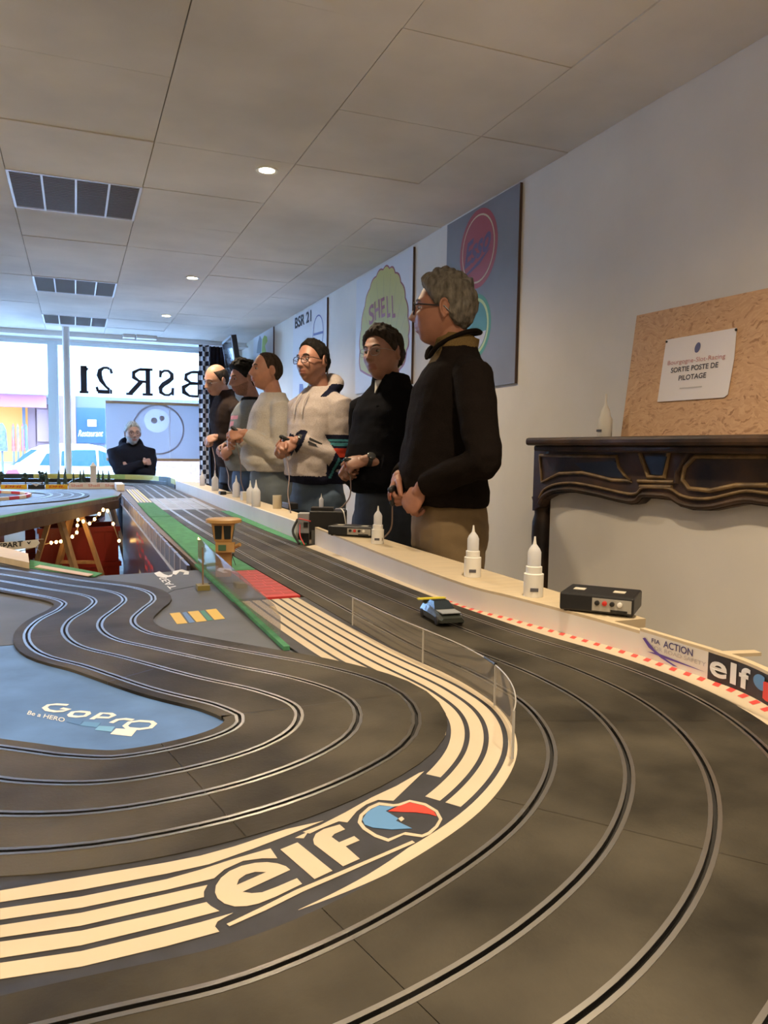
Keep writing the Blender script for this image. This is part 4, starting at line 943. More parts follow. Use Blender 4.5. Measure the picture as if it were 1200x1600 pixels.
# obelisk tower
p = atY(146, 757, 7.55); ob = empty('model_tower', (p.x, 7.55, .733), 'slim cream model tower with a pyramid top behind the white board', 'model tower')
hO = atY(146, 722, 7.55).z-.733; obm = mat('obelisk_cream', (.60, .54, .44), .6)
MB().box(-.026, .026, -.026, .026, 0, hO*.84).build('shaft', obm, ob); MB().box(-.031, .031, -.031, .031, hO*.80, hO*.85).build('cornice', obm, ob); MB().lathe([(.034, hO*.85), (.001, hO)], seg=4, M=Matrix.Rotation(R(45), 3, 'Z')).build('cap', obm, ob)
# model trees
leafm = mat('model_tree_green', (.03, .055, .04), .9, nscale=60, namt=.5); trunkm = mat('model_trunk', (.07, .045, .03), .8)
random.seed(8)
def mtree(px, y1, kind, label, Y=7.62):
    p = atY(px, 757, Y); h = atY(px, y1, Y).z-.733; r = empty('model_tree', (p.x, Y, .733), label, 'model tree', 'model trees behind the far boards')
    MB().tube([(0, 0, 0), (0, 0, h*.6)], .006, 6).build('trunk', trunkm, r)
    mb = MB(); w = h*(.125 if kind == 'c' else .30)
    if kind == 'c':
        for i in range(7):
            t = i/7; z0 = h*(.12+.8*t); rr = w*(1-t)*1.0+.004
            vs = []; n = 9
            for k in range(n): vs.append(V(rr*(1+random.uniform(-.25, .25))*math.cos(2*math.pi*k/n), rr*(1+random.uniform(-.25, .25))*math.sin(2*math.pi*k/n), z0))
            vs.append(V(0, 0, z0+h*.24)); mb.add(vs, [(k, (k+1) % n, n) for k in range(n)]+[tuple(reversed(range(n)))])
    else:
        for i in range(16):
            a = random.uniform(0, 6.28); q = random.uniform(0, w*.75); mb.ell((q*math.cos(a), q*math.sin(a), h*random.uniform(.45, .9)), (w*.33, w*.33, h*.09), nu=8, nv=6)
    mb.build('foliage', leafm, r, kind != 'c'); return r
tl_ = {1: 'round bushy dark model tree behind the board with DHL letters beside the kerb', 40: 'round bushy dark model tree behind the gap between yellow and black boards', 66: 'round bushy dark model tree touching a fir behind the black board', 73: 'broad dark model fir touching a bushy tree', 92: 'slim dark model fir alone behind the yellow board', 102: 'tall slim dark model fir in front of the white column', 115: 'short dark model fir at the end of the arched bridge', 126: 'dark model fir of a pair left of the cream tower', 131: 'dark model fir next to the cream tower', 154: 'dark model fir just past the cream tower', 161: 'dark model fir between two firs past the cream tower', 170: 'dark model fir at the far end of the arched bridge'}
for px, y1, k in ((1, 736, 'b'), (40, 737, 'b'), (66, 735, 'b'), (73, 733, 'c'), (92, 735, 'c'), (102, 730, 'c'), (115, 737, 'c'), (126, 733, 'c'), (131, 732, 'c'), (154, 732, 'c'), (161, 733, 'c'), (170, 733, 'c')):
    mtree(px, y1, k, tl_[px], {66: 7.655, 73: 7.60, 126: 7.665, 131: 7.735, 154: 7.68, 161: 7.735, 170: 7.68}.get(px, 7.62 if px < 110 else 7.70))

# ================================================================ UNDER AND BEFORE THE FAR TABLE
tw_m = mat('trestle_wood', (.42, .25, .12), .6, nscale=6, namt=.3, stretch=(5, 5, 1))
def trestle(x, y, rz, label, h=.70, w=.5):
    r = empty('trestle', (x, y, 0), label, 'trestle', rotz=rz)
    MB().box(-w/2, w/2, -.03, .03, h-.05, h).build('beam', tw_m, r)
    for sx in (-1, 1):
        for sy in (-1, 1): MB().beam((sx*w*.38, sy*.025, h-.03), (sx*w*.46, sy*.22, .003), .045, .028).build('leg', tw_m, r)
        MB().beam((sx*w*.43, -.13, .30), (sx*w*.43, .13, .30), .03, .02).build('brace', tw_m, r)
    return r
TR1 = trestle(-.062, 5.543, R(70), 'wooden trestle under the middle of the far table edge'); trestle(-.9, 5.0, R(0), 'wooden trestle under the left of the far table'); trestle(.14, 7.3, R(40), 'wooden trestle deep under the far table by the straight', w=.42)
crm = mat('crate_red', (.30, .022, .012), .45); crd = mat('crate_inner', (.12, .015, .01), .6)
def crate(x, y, z, rz, label):
    r = empty('crate', (x, y, z), label, 'crate', 'red plastic crates under the far table', rotz=rz)
    w, dpt, h = .27, .19, .26
    mb = MB(); mb.box(-w, w, -dpt, dpt, 0, .012); mb.box(-w, w, -dpt, -dpt+.01, .012, h); mb.box(-w, w, dpt-.01, dpt, .012, h); mb.box(-w, -w+.01, -dpt+.01, dpt-.01, .012, h); mb.box(w-.01, w, -dpt+.01, dpt-.01, .012, h); mb.build('body', crm, r)
    f = MB(); f.box(-w-.012, w+.012, -dpt-.012, -dpt, h-.035, h); f.box(-w-.012, w+.012, dpt, dpt+.012, h-.035, h); f.box(-w-.012, -w, -dpt, dpt, h-.035, h); f.box(w, w+.012, -dpt, dpt, h-.035, h); f.build('rim', crm, r)
    for x0 in (-.18, -.06, .06, .18): MB().box(x0-.006, x0+.006, -dpt-.006, -dpt, .02, h-.04).build('rib', crm, r)
    return r
crate(.0, 6.15, 0, R(8), 'red plastic crate on the floor, lower of the stack'); crate(.0, 6.16, .262, R(6), 'red plastic crate on top of another red crate'); crate(-.08, 6.75, 0, R(-5), 'red plastic crate on the floor near the banner'); crate(-.08, 6.75, .262, R(-8), 'upper red crate of the stack near the banner')
tag(MB().box(-.95, -.45, 5.35, 5.7, 0, .62).build('cabinet', mat('cabinet_brown', (.22, .10, .05), .5, nscale=5, namt=.3, stretch=(1, 1, .2)), bevel=.004), 'dark red-brown wooden cabinet under the far table', 'cabinet')
# string of warm bulbs under the deck
sl = empty('string_lights', (0, 5, .5), 'string of small warm glowing bulbs under the far table', 'string lights')
pts = [atD(x, y, 5.2) for x, y in ((80, 848), (95, 846), (105, 843), (120, 832), (122, 812), (140, 818), (155, 803), (168, 798))]+[atD(186, 845, 5.3)]
rel(MB().tube(crom([(-1.06, 5.12, .52), (-.6, 5.05, .43)]+[tuple(p) for p in pts], 6), .003, 6).build('cable', mat('cable_cream', (.5, .4, .25), .5)), sl)
bm_ = mat('warm_bulb', (1, .7, .3), .4, emit=(1.0, .55, .18), estr=14)
for t in crom([tuple(p) for p in pts], 2)[:]: rel(MB().ell(tuple(t), (.009, .009, .012), nu=8, nv=6).build('bulb', bm_), sl)
# start banner hung on cords
D0 = 3.05
q0, q1, q2, q3 = atD(-62, 870, D0), atD(56, 855, D0), atD(58, 843, D0), atD(-62, 853, D0)
sb_ = empty('start_banner', (q0.x, q0.y, q0.z), 'white hanging DEPART banner with black letters over the chicane entry', 'banner')
nrm = (q1-q0).cross(q3-q0).normalized(); bw = mat('banner_paper', (.62, .58, .50), .6)
rel(MB().poly([q0, q1, q1.lerp(q2, .5)+(q1-q0).normalized()*.012, q2, q3], -nrm*.004).build('cloth', bw), sb_)
ux = q1-q0; uy = q3-q0
lettering('lettering', 'DEPART', q0+ux*.43+uy*.26, ux*.40, uy*.50, blackv, sb_, bold=.03, lift=.0015)
lettering('emblem', 'v', q0+ux*.88+uy*.35, ux*.06, uy*.25, blackv, sb_, bold=.03, lift=.0015)
bpy.context.view_layer.update()
legp = lambda t: TR1.matrix_world @ Vector((-.5*(.38+.08*t), .025+.195*t, .67-.667*t))
for a, b in ((q1, legp(.36)), (q2, legp(.24)), (q0, V(-.75, 3.016, .712)), (q3, V(-.75, 3.016, .727))): rel(MB().tube([a, b], .002, 6).build('cord', mat('cord_pale', (.5, .42, .32), .7)), sb_)
# wooden block, green felt and pale strip on the rim of the near table
tag(MB().poly([at(x, y, .737) for x, y in ((-80, 866), (0, 862), (44, 874), (46, 889), (0, 879), (-80, 872))], (0, 0, .02)).build('rim_board', edge_wood), 'pale wooden rim board on the far left corner of the near table', 'board')
rm = NEAR_T
rel(MB().poly([at(x, y, .736) for x, y in ((47, 876), (160, 897), (148, 902), (46, 889))], (0, 0, .003)).build('rim_felt', green_m), rm)
rel(MB().poly([at(x, y, .7395) for x, y in ((62, 883.5), (146, 898), (138, 901), (54, 886.5))], (0, 0, .002)).build('pale_strip', mat('strip_pink', (.6, .46, .36), .6)), rm)
# ================================================================ RIGHT WALL: boards, mantelpiece, OSB, TV, curtains
XB = XW-.004
wp = lambda px, py, X=XW-.013: atX(px, py, X)
def wall_board(name, px0, y0, px1, y1, pyb, m, label, th=.011, X=XW-.013):
    """board on the right wall: top-left/right pixels, bottom row of the right edge"""
    a = wp(px0, y0, X); b = wp(px1, y1, X); zt_ = (a.z+b.z)/2; zb_ = wp(px1-4, pyb, X).z
    r = empty(name, (XW, (a.y+b.y)/2, zb_), label, 'wall board')
    rel(MB().box(X, X+th, b.y, a.y, zb_, zt_).build('panel', m), r)
    return r, a.y, b.y, zb_, zt_, X
def wdisc(c, r, m, name, par, lift, sx=1.0, n=40):
    P = [V(c.x-lift, c.y+r*sx*math.cos(2*math.pi*k/n), c.z+r*math.sin(2*math.pi*k/n)) for k in range(n)]
    return rel(MB().poly(P, (-.0006, 0, 0)).build(name, m), par)
grey_b = mat('sign_board_grey', (.20, .20, .22), .55, nscale=3, namt=.12)
r, yl, yr, zb_, zt_, X = wall_board('sign_board', 699, 352, 813, 285, 598, grey_b, 'grey wall board with round red Esso sign above a green round sign')
edgew = mat('board_edge_brown', (.10, .06, .045), .6)
rel(MB().box(X-.001, X+.012, yr-.003, yr, zb_, zt_).build('edge_strip', edgew), r)
c = wp(747, 389, X); rr = abs(wp(747, 330, X).z-c.z)
er, ey, eb = mat('esso_red', (.34, .05, .055), .5), mat('esso_cream', (.62, .52, .34), .5), mat('esso_blue', (.10, .055, .14), .5)
wdisc(c, rr*1.04, er, 'red_rim', r, .0); wdisc(c, rr*.90, ey, 'cream_ring', r, .0008); wdisc(c, rr*.855, er, 'red_field', r, .0016)
o0 = V(X-.0024, c.y+rr*.74, c.z-rr*.42); lettering('lettering', 'Esso', o0, V(0, -rr*1.45, rr*.30), V(0, -.0, rr*.66), eb, r, bold=.03, shear=.3, lift=.001)
mb = MB(); stroke(mb, [V(X-.0024, c.y+rr*.62, c.z-rr*.58), V(X-.0024, c.y-rr*.1, c.z-rr*.38), V(X-.0024, c.y-rr*.66, c.z-rr*.12)], [.012, .02, .006], (-1, 0, 0), .001); rel(mb.build('underline', eb), r)
c2 = wp(742, 511, X); gr1, gr2 = mat('sign_green', (.06, .24, .15), .5), mat('sign_green_dark', (.05, .20, .18), .5)
r2 = abs(wp(747, 461, X).z-c2.z)
wdisc(c2, r2*1.05, gr1, 'green_rim', r, .0); wdisc(c2, r2*.92, mat('sign_lime', (.45, .55, .25), .5), 'lime_ring', r, .0008); wdisc(c2, r2*.82, gr2, 'green_field', r, .0016)
rel(MB().poly([V(X-.0026, c2.y+r2*.8*math.cos(R(a)), c2.z+r2*.8*math.sin(R(a))) for a in range(195, 346, 10)], (-.0005, 0, 0)).build('white_field', mat('sign_palegrey', (.45, .45, .48), .5)), r)
# Shell board
wb = mat('sign_board_white', (.66, .66, .68), .5)
r, yl, yr, zb_, zt_, X = wall_board('sign_board', 557, 440, 646, 383, 600, wb, 'white wall board with yellow scalloped SHELL sign')
rel(MB().box(X-.001, X+.012, yr-.004, yr, zb_, zt_).build('edge_strip', edgew), r)
outl = [(563, 580), (562, 548), (564, 515), (570, 478), (578, 450), (588, 431), (599, 420), (609, 418), (618, 425), (627, 440), (634, 465), (638, 495), (639, 525), (636, 548), (628, 575), (600, 590)]
def scallop(pix, k=6, amp=.022):
    P = [wp(x, y, X) for x, y in pix]; cc = sum(P, Vector())/len(P); out = []
    for a, b in zip(P, P[1:]+P[:1]):
        for i in range(k): q_ = a.lerp(b, i/k); out.append(q_+(q_-cc).normalized()*amp*math.sin(math.pi*i/k))
    return out, cc
S_, cc = scallop(outl)
shy = mat('shell_yellow', (.50, .44, .09), .5); shr = mat('shell_red', (.30, .07, .06), .5)
rel(MB().poly([p+V(-.0004, 0, 0) for p in S_], (-.0006, 0, 0)).build('shell_outline', shr), r); rel(MB().poly([cc+(p-cc)*.965+V(-.0012, 0, 0) for p in S_], (-.0006, 0, 0)).build('shell_field', shy), r)
rib_m = mat('shell_rib', (.40, .34, .08), .5)
base = wp(600, 600, X)
for x, y in ((570, 490), (579, 462), (589, 440), (600, 430), (611, 428), (620, 440), (629, 462), (635, 490)):
    mb = MB(); t_ = wp(x, y, X); stroke(mb, [t_+V(-.002, 0, 0), t_.lerp(base, .8)+V(-.002, 0, 0)], .006, (-1, 0, 0), .0006); rel(mb.build('shell_rib', rib_m), r)
for ch, x0, y0, x1, y1, xt, yt in (('S', 577, 510, 585, 503, 576, 480), ('H', 586, 501, 594, 496, 585, 472), ('E', 596, 497, 602, 494, 595, 467), ('L', 605, 497, 610, 495, 604, 463), ('L', 613, 497, 618, 496, 612, 462)):
    a = wp(x0, y0, X-.003); b = wp(x1, y1, X-.003); t_ = wp(xt, yt, X-.003); lettering('letter', ch, a, b-a, t_-a, shr, r, bold=.02, lift=.001)
# BSR 21 board
r, yl, yr, zb_, zt_, X = wall_board('sign_board', 458, 497, 511, 463, 650, wb, 'white wall board titled BSR 21 with blue and yellow picture')
rel(MB().box(X-.001, X+.012, yr-.006, yr, zb_, zt_).build('edge_strip', edgew), r)
a, b, t_ = wp(461, 514, X-.002), wp(486.5, 502, X-.002), wp(461, 497, X-.002); lettering('lettering', 'BSR 21', a, b-a, t_-a, blackv, r, bold=.03, lift=.001)
cc = wp(497, 521, X-.001); cyy = abs(wp(505, 521, X).y-cc.y); blu = mat('print_blue', (.12, .14, .36), .5)
mb = MB(); stroke(mb, [V(X-.002, cc.y+.15*math.cos(R(a_)), cc.z+.15*math.sin(R(a_))) for a_ in range(0, 360, 15)], .012, (-1, 0, 0), .0006, True); rel(mb.build('emblem_ring', blu), r)
a, b, t_ = wp(490, 527, X-.002), wp(505, 523, X-.002), wp(490, 519, X-.002); mb = MB(); stroke(mb, [(a+t_)/2, (a+t_)/2+(b-a)], .02, (-1, 0, 0), .001); rel(mb.build('emblem_bar', blu), r)
for P, m in (([(466, 660), (468, 600), (473, 600), (477, 625), (474, 660)], blu), ([(461, 690), (463, 620), (467, 615), (467, 690)], mat('print_yellow', (.55, .50, .08), .5)), ([(476, 620), (486, 580), (489, 590), (480, 630)], mat('print_lime', (.5, .52, .2), .5))):
    rel(MB().poly([wp(x, min(y, 648), X-.001) for x, y in P], (-.0006, 0, 0)).build('picture', m), r)
# small far board with a green and grey shape
r, yl, yr, zb_, zt_, X = wall_board('sign_board', 396, 527, 427, 511, 600, wb, 'small white wall board with lime green picture beside the television')
rel(MB().box(X-.001, X+.012, yr-.006, yr, zb_, zt_).build('edge_strip', edgew), r)
for P, m in (([(409, 552), (410, 530), (413, 524), (417, 526), (418, 533), (414, 540), (416, 552)], mat('print_lime2', (.42, .55, .10), .5)), ([(401, 552), (403, 535), (406, 524), (409, 530), (408, 552)], mat('print_grey2', (.25, .28, .32), .5))):
    rel(MB().poly([wp(x, y, X-.001) for x, y in P], (-.0006, 0, 0)).build('picture', m), r)
# television on an arm
tv = empty('television', (1.62, 8.2, 1.75), 'black flat television on a wall arm beside the curtains', 'television')
pa, pb = atD(357, 531, 8.35), atD(369, 590, 8.2)
tdir = Vector((.03, .69, 0)).normalized(); tdir = -tdir; tn = Vector((-.69, .03, 0)).normalized()
c = V(1.53, 8.22, atD(362, 560, 8.1).z); Mt = Matrix.Translation(c) @ Matrix(((tdir.x, -tn.x, 0), (tdir.y, -tn.y, 0), (0, 0, 1))).to_4x4() @ Matrix.Rotation(R(9), 4, 'X')
rel(MB().box(-.33, .33, -.0, .05, -.20, .20, Mt).build('case', black_m), tv); rel(MB().box(-.335, .335, -.008, .0, -.205, .205, Mt).build('bezel', mat('tv_bezel', (.30, .34, .42), .3)), tv); rel(MB().box(-.31, .31, -.0095, -.008, -.185, .18, Mt).build('screen', mat('tv_screen', (.015, .02, .03), .1)), tv)
am_ = MB(); am_.beam((c.x+.05, c.y+.20, c.z), (1.80, 9.01, c.z), .12, .16); am_.beam((1.77, 9.0, c.z), (XW-.002, 9.0, c.z), .16, .16); rel(am_.build('arm', black_m), tv)
# curtains: chequered edge and plain black
chq = bpy.data.materials.new('chequered_cloth'); chq.use_nodes = True; nt = chq.node_tree; b_ = nt.nodes['Principled BSDF']; b_.inputs['Roughness'].default_value = .9
uvn = nt.nodes.new('ShaderNodeUVMap'); ck = nt.nodes.new('ShaderNodeTexChecker'); ck.inputs['Scale'].default_value = 1.0; ck.inputs['Color1'].default_value = (.72, .74, .80, 1); ck.inputs['Color2'].default_value = (.02, .022, .04, 1)
nt.links.new(uvn.outputs[0], ck.inputs['Vector']); nt.links.new(ck.outputs[0], b_.inputs['Base Color'])
def curtain(x0, x1, y, z0, z1, m, label, folds, amp, sq=.055):
    n = 60; rows = 14; vs = []; uv = []
    for j in range(rows+1):
        t = j/rows
        for i in range(n+1):
            u = i/n; vs.append(V(x0+(x1-x0)*u+.01*math.sin(5*t+u*9)*(1-t), y+amp*math.sin(u*folds*6.283+.6*math.sin(3*t))*(.7+.3*(1-t)), z0+(z1-z0)*t)); uv.append((u*(x1-x0)*1.5/sq, t*(z1-z0)/sq))
    fs = [(j*(n+1)+i, j*(n+1)+i+1, (j+1)*(n+1)+i+1, (j+1)*(n+1)+i) for j in range(rows) for i in range(n)]
    o = mesh_obj('curtain', vs, fs, m, smooth=True); ul = o.data.uv_layers.new(name='uv')
    for lp in o.data.loops: ul.data[lp.index].uv = uv[lp.vertex_index]
    md = o.modifiers.new('t', 'SOLIDIFY'); md.thickness = .004
    return tag(o, label, 'curtain')
zr = 2.30
curtain(atY(311, 650, 9.25).x, atY(327, 650, 9.25).x, 9.22, .08, zr, chq, 'narrow black and white chequered curtain at the window edge', 2, .03)
curtain(atY(325, 650, 9.25).x, atY(356, 650, 9.25).x, 9.30, .08, zr, mat('curtain_black', (.018, .02, .035), .9), 'plain black curtain between chequered curtain and television', 5, .035)
rod = MB().tube([(1.2, 9.25, zr+.012), (XW-.002, 9.25, zr+.012)], .01, 10).build('curtain_rod', white_p, smooth=True); tag(rod, 'thin white curtain rod under the beam', 'curtain rod')

# ---------------------------------------------------------------- mantelpiece
XM = 1.73
mar = mat('marble_dark_brown', (.095, .055, .034), .45, nscale=7, namt=.7, bump=.15, bscale=30, col2=(.018, .014, .014), spec=.3); gold = mat('marble_ochre', (.22, .14, .06), .45, nscale=18, namt=.5)
mp = empty('mantelpiece', (XM, 2, 0), 'dark carved marble mantelpiece with ochre mouldings against the wall', 'mantelpiece')
m4 = lambda P, X=XM: [atX(800+x/3, 430+y/3, X) for x, y in P]
zs = atX(900, 683, XM-.06).z
ytop_l = atX(825, 690, XM-.06).y; ztop = zs-.05; yl_ = atX(833, 760, XM).y
YR = .35
rel(MB().box(XM+.052, XW-.003, yl_-.03, yl_, .0, ztop).build('jamb', mar), mp)
rel(MB().box(XM-.075, XW-.003, YR, ytop_l, zs-.03, zs).build('shelf', mar, bevel=.010), mp); rel(MB().box(XM-.05, XW-.003, YR+.02, ytop_l-.025, zs-.052, zs-.03).build('shelf_moulding', mar, bevel=.006), mp)
bot = [(130, 1085), (150, 1050), (190, 1028), (240, 1019), (300, 1020), (400, 1040), (500, 1065), (560, 1076), (590, 1070), (615, 1047), (680, 1048), (745, 1056), (790, 1085), (850, 1102), (930, 1104), (1010, 1088), (1100, 1072), (1200, 1085)]
Bp = m4(bot); ztop = zs-.05
yl_ = atX(833, 760, XM).y
right = [V(XM, p.y, p.z) for p in Bp]; mid = right[-1].y
mirror = [V(XM, 2*mid-p.y, p.z) for p in reversed(right[:-1]) if 2*mid-p.y > YR+.06]
# the frieze runs on past the edge of view, mirrored about its middle
poly = [V(XM, yl_, ztop)]+[V(XM, yl_, Bp[0].z-.02)]+right+mirror+[V(XM, YR+.03, ztop)]
rel(MB().poly(poly, (.034, 0, 0)).build('frieze', mar), mp)
for off, w, m in ((.012, .014, mar), (.036, .008, gold)):
    mb = MB(); P = [p+V(-.004, 0, off) for p in right+mirror]; mb.tube(crom([tuple(p) for p in P], 3), w*.6, 8); rel(mb.build('moulding', m, smooth=True), mp)
def tubeP(P, w, m, nm='moulding', cl=False):
    P = m4(P, XM-.003)
    if cl: P = P+[P[0]]
    rel(MB().tube(P, w, 8).build(nm, m, smooth=True), mp)
tubeP([(130, 845), (490, 850), (500, 900), (530, 940), (560, 965), (470, 960), (330, 925), (220, 930), (140, 970)], .006, gold, cl=True)
tubeP([(600, 835), (640, 945), (715, 945), (735, 830)], .008, gold); tubeP([(590, 965), (760, 970)], .006, gold); tubeP([(600, 990), (750, 992)], .006, gold)
tubeP([(1200, 850), (950, 850), (860, 850), (810, 900), (800, 960), (830, 1000), (930, 1010), (1050, 985), (1200, 985)], .007, gold); tubeP([(830, 830), (775, 920), (770, 975)], .009, mar)
rel(MB().poly(m4([(620, 850), (655, 935), (705, 935), (725, 850)], XM-.012), (.02, 0, 0)).build('keystone_panel', mat('marble_blue_black', (.014, .017, .028), .35)), mp)
rel(MB().poly(m4([(290, 880), (480, 870), (540, 950), (450, 945), (330, 915)], XM-.004), (.01, 0, 0)).build('inlay_panel', mat('marble_blue_black', (.014, .017, .028), .35)), mp)
# carved leg
zl = [(1085, .058), (1075, .07), (1050, .075), (1110, .06)]
lp = [(100, 1050, .050), (95, 1080, .036), (95, 1120, .033), (92, 1160, .040), (88, 1230, .040), (85, 1330, .034), (84, 1420, .030), (84, 1560, .030), (84, 1750, .034)]
P = [atX(800+x/3, 430+y/3, XM) for x, y, w in lp]; P.append(V(XM, P[-1].y, .06)); ws = [w for *_, w in lp]+[.04]
rel(MB().tube([p+V(.05, 0, 0) for p in P], ws, 14).build('leg', mar, smooth=True), mp); rel(MB().box(XM-.02, XM+.12, P[-1].y-.05, P[-1].y+.05, 0, .07).build('plinth', mar), mp)
P2 = [V(p.x, 2*mid-p.y, p.z) for p in P]; rel(MB().tube([p+V(.05, 0, 0) for p in P2], ws, 14).build('leg', mar, smooth=True), mp)
rel(MB().box(XM-.02, XM+.12, P2[-1].y-.05, P2[-1].y+.05, 0, .07).build('plinth', mar), mp)
# closing board of the fireplace
fbx = MB().box(XM+.035, XM+.05, YR+.10, yl_-.075, 0, ztop-.02).build('fireplace_board', mat('fireplace_white', (.70, .66, .60), .85, nscale=3, namt=.05)); tag(fbx, 'plain off-white board closing the fireplace under the mantelpiece', 'board')
# OSB board leaning on the mantel
osb = bpy.data.materials.new('osb_strands'); osb.use_nodes = True; nt = osb.node_tree; b_ = nt.nodes['Principled BSDF']; b_.inputs['Roughness'].default_value = .7
tc = nt.nodes.new('ShaderNodeTexCoord'); vo = nt.nodes.new('ShaderNodeTexVoronoi'); mpn = nt.nodes.new('ShaderNodeMapping'); mpn.inputs['Scale'].default_value = (1, 14, 42); mpn.inputs['Rotation'].default_value = (R(35), 0, 0)
nz = nt.nodes.new('ShaderNodeTexNoise'); nz.inputs['Scale'].default_value = 9; nz.inputs['Detail'].default_value = 5; va = nt.nodes.new('ShaderNodeVectorMath'); va.operation = 'MULTIPLY_ADD'; va.inputs[1].default_value = (.12, .12, .12)
nt.links.new(tc.outputs['Object'], nz.inputs[0]); nt.links.new(nz.outputs['Color'], va.inputs[0]); nt.links.new(tc.outputs['Object'], va.inputs[2]); nt.links.new(va.outputs[0], mpn.inputs[0]); nt.links.new(mpn.outputs[0], vo.inputs[0])
rp = nt.nodes.new('ShaderNodeValToRGB'); e_ = rp.color_ramp.elements; e_[0].position = .0; e_[0].color = (.26, .13, .065, 1); e_[1].position = .95; e_[1].color = (.60, .38, .22, 1); x_ = e_.new(.25); x_.color = (.50, .30, .165, 1)
nt.links.new(vo.outputs['Color'], rp.inputs[0]); nt.links.new(rp.outputs[0], b_.inputs['Base Color'])
p0 = V(XM+.06, 0, zs); nO = Vector((-.53, 0, .11)).normalized()
ob = empty('particle_board', (XM+.06, 1.8, zs), 'leaning strand board on the mantel with a notice pinned to it', 'board')
Q = [atP(x, y, p0, nO) for x, y in ((970, 679), (995, 493), (1200, 450), (1400, 408), (1400, 672))]; Q[0].z = Q[4].z = zs+.001
rel(MB().poly(Q, nO*-.014).build('panel', osb), ob)
nt_ = empty('notice', tuple(atP(1090, 570, p0, nO)), 'white paper notice reading SORTIE POSTE DE PILOTAGE pinned on strand board', 'notice')
pl = p0+nO*.003
Q = [atP(x, y, pl, nO) for x, y in ((1041, 531), (1151, 512), (1147, 560), (1137, 616), (1131, 621), (1027, 628))]
rel(MB().poly(Q, -nO*.0012).build('paper', mat('paper_white', (.70, .67, .70), .6)), nt_)
pl2 = p0+nO*.0036
def ptext(s_, x0, y0, x1, y1, xt, yt, m, bold=.0):
    a, b, t_ = atP(x0, y0, pl2, nO), atP(x1, y1, pl2, nO), atP(xt, yt, pl2, nO); lettering('lettering', s_, a, b-a, t_-a, m, nt_, bold=bold, lift=.0006)
inkb = mat('ink_dark', (.06, .06, .09), .6)
ptext('Bourgogne-Slot-Racing', 1043, 573, 1133, 562, 1044, 564, mat('ink_pink', (.50, .22, .24), .6)); ptext('SORTIE POSTE DE', 1048, 583, 1122, 574, 1049, 575, inkb, .02); ptext('PILOTAGE', 1060, 595, 1103, 590, 1061, 587, inkb, .02)
mb = MB(); stroke(mb, [atP(1062, 607, pl2, nO), atP(1097, 604, pl2, nO)], .004, nO, .0006); rel(mb.build('faint_line', mat('ink_faint', (.5, .48, .5), .6)), nt_)
cc = atP(1090, 543, pl2, nO); bas = Vector((0, -1, 0)); upv = nO.cross(bas).normalized(); upv = upv if upv.z > 0 else -upv
rel(MB().poly([cc+bas*.012*math.cos(R(a))+upv*.017*math.sin(R(a)) for a in range(0, 360, 20)], nO*.0004).build('emblem', mat('ink_blue', (.07, .08, .22), .5)), nt_)
for x, y in ((1041.5, 534), (1150, 515)): rel(MB().ell(tuple(atP(x, y, p0+nO*.005, nO)), (.004, .004, .004), nu=8, nv=6).build('pin', black_m), nt_)
p = V(XM+.03, atX(945, 672, XM+.03).y, zs)
bt = empty('dropper_bottle', p, 'ghostly white dropper bottle standing on the mantel', 'bottle')
hm = hb(p, 612, 678); MB().lathe([(.024, 0), (.025, .003), (.025, hm*.42), (.018, hm*.5), (.015, hm*.62), (.005, hm*.75), (.003, hm)], seg=18).build('body', sheet('bottle_frost', (.80, .78, .74), .2), bt, True)
o = MB().box(-.026, -.0245, -.014, .014, .02, .028).build('print', inkm, bt)
# ================================================================ PEOPLE
def remesh(mb, voxel, smooth=4, name='m'):
    me = bpy.data.meshes.new(name); me.from_pydata(mb.v, [], mb.f); o = bpy.data.objects.new(name, me); COL.objects.link(o)
    r = o.modifiers.new('r', 'REMESH'); r.mode = 'VOXEL'; r.voxel_size = voxel
    s = o.modifiers.new('s', 'SMOOTH'); s.factor = .5; s.iterations = smooth
    dg = bpy.context.evaluated_depsgraph_get(); out = bpy.data.meshes.new_from_object(o.evaluated_get(dg))
    bpy.data.objects.remove(o); bpy.data.meshes.remove(me)
    return out
def finish(me, name, mats, parent, region=None, wrinkle=None):
    n = len(me.vertices); co = np.empty(n*3); me.vertices.foreach_get('co', co); co = co.reshape(-1, 3)
    if wrinkle:
        no = np.empty(n*3); me.vertices.foreach_get('normal', no); no = no.reshape(-1, 3)
        co = co+no*wrinkle(co)[:, None]; me.vertices.foreach_set('co', co.ravel())
    me.materials.clear()
    for m in mats: me.materials.append(m)
    if region is not None:
        f = len(me.polygons); ce = np.empty(f*3); me.polygons.foreach_get('center', ce); ce = ce.reshape(-1, 3)
        me.polygons.foreach_set('material_index', region(ce).astype(np.int32))
    me.polygons.foreach_set('use_smooth', np.ones(len(me.polygons), bool)); me.update()
    o = bpy.data.objects.new(name, me); COL.objects.link(o); o.parent = parent; return o
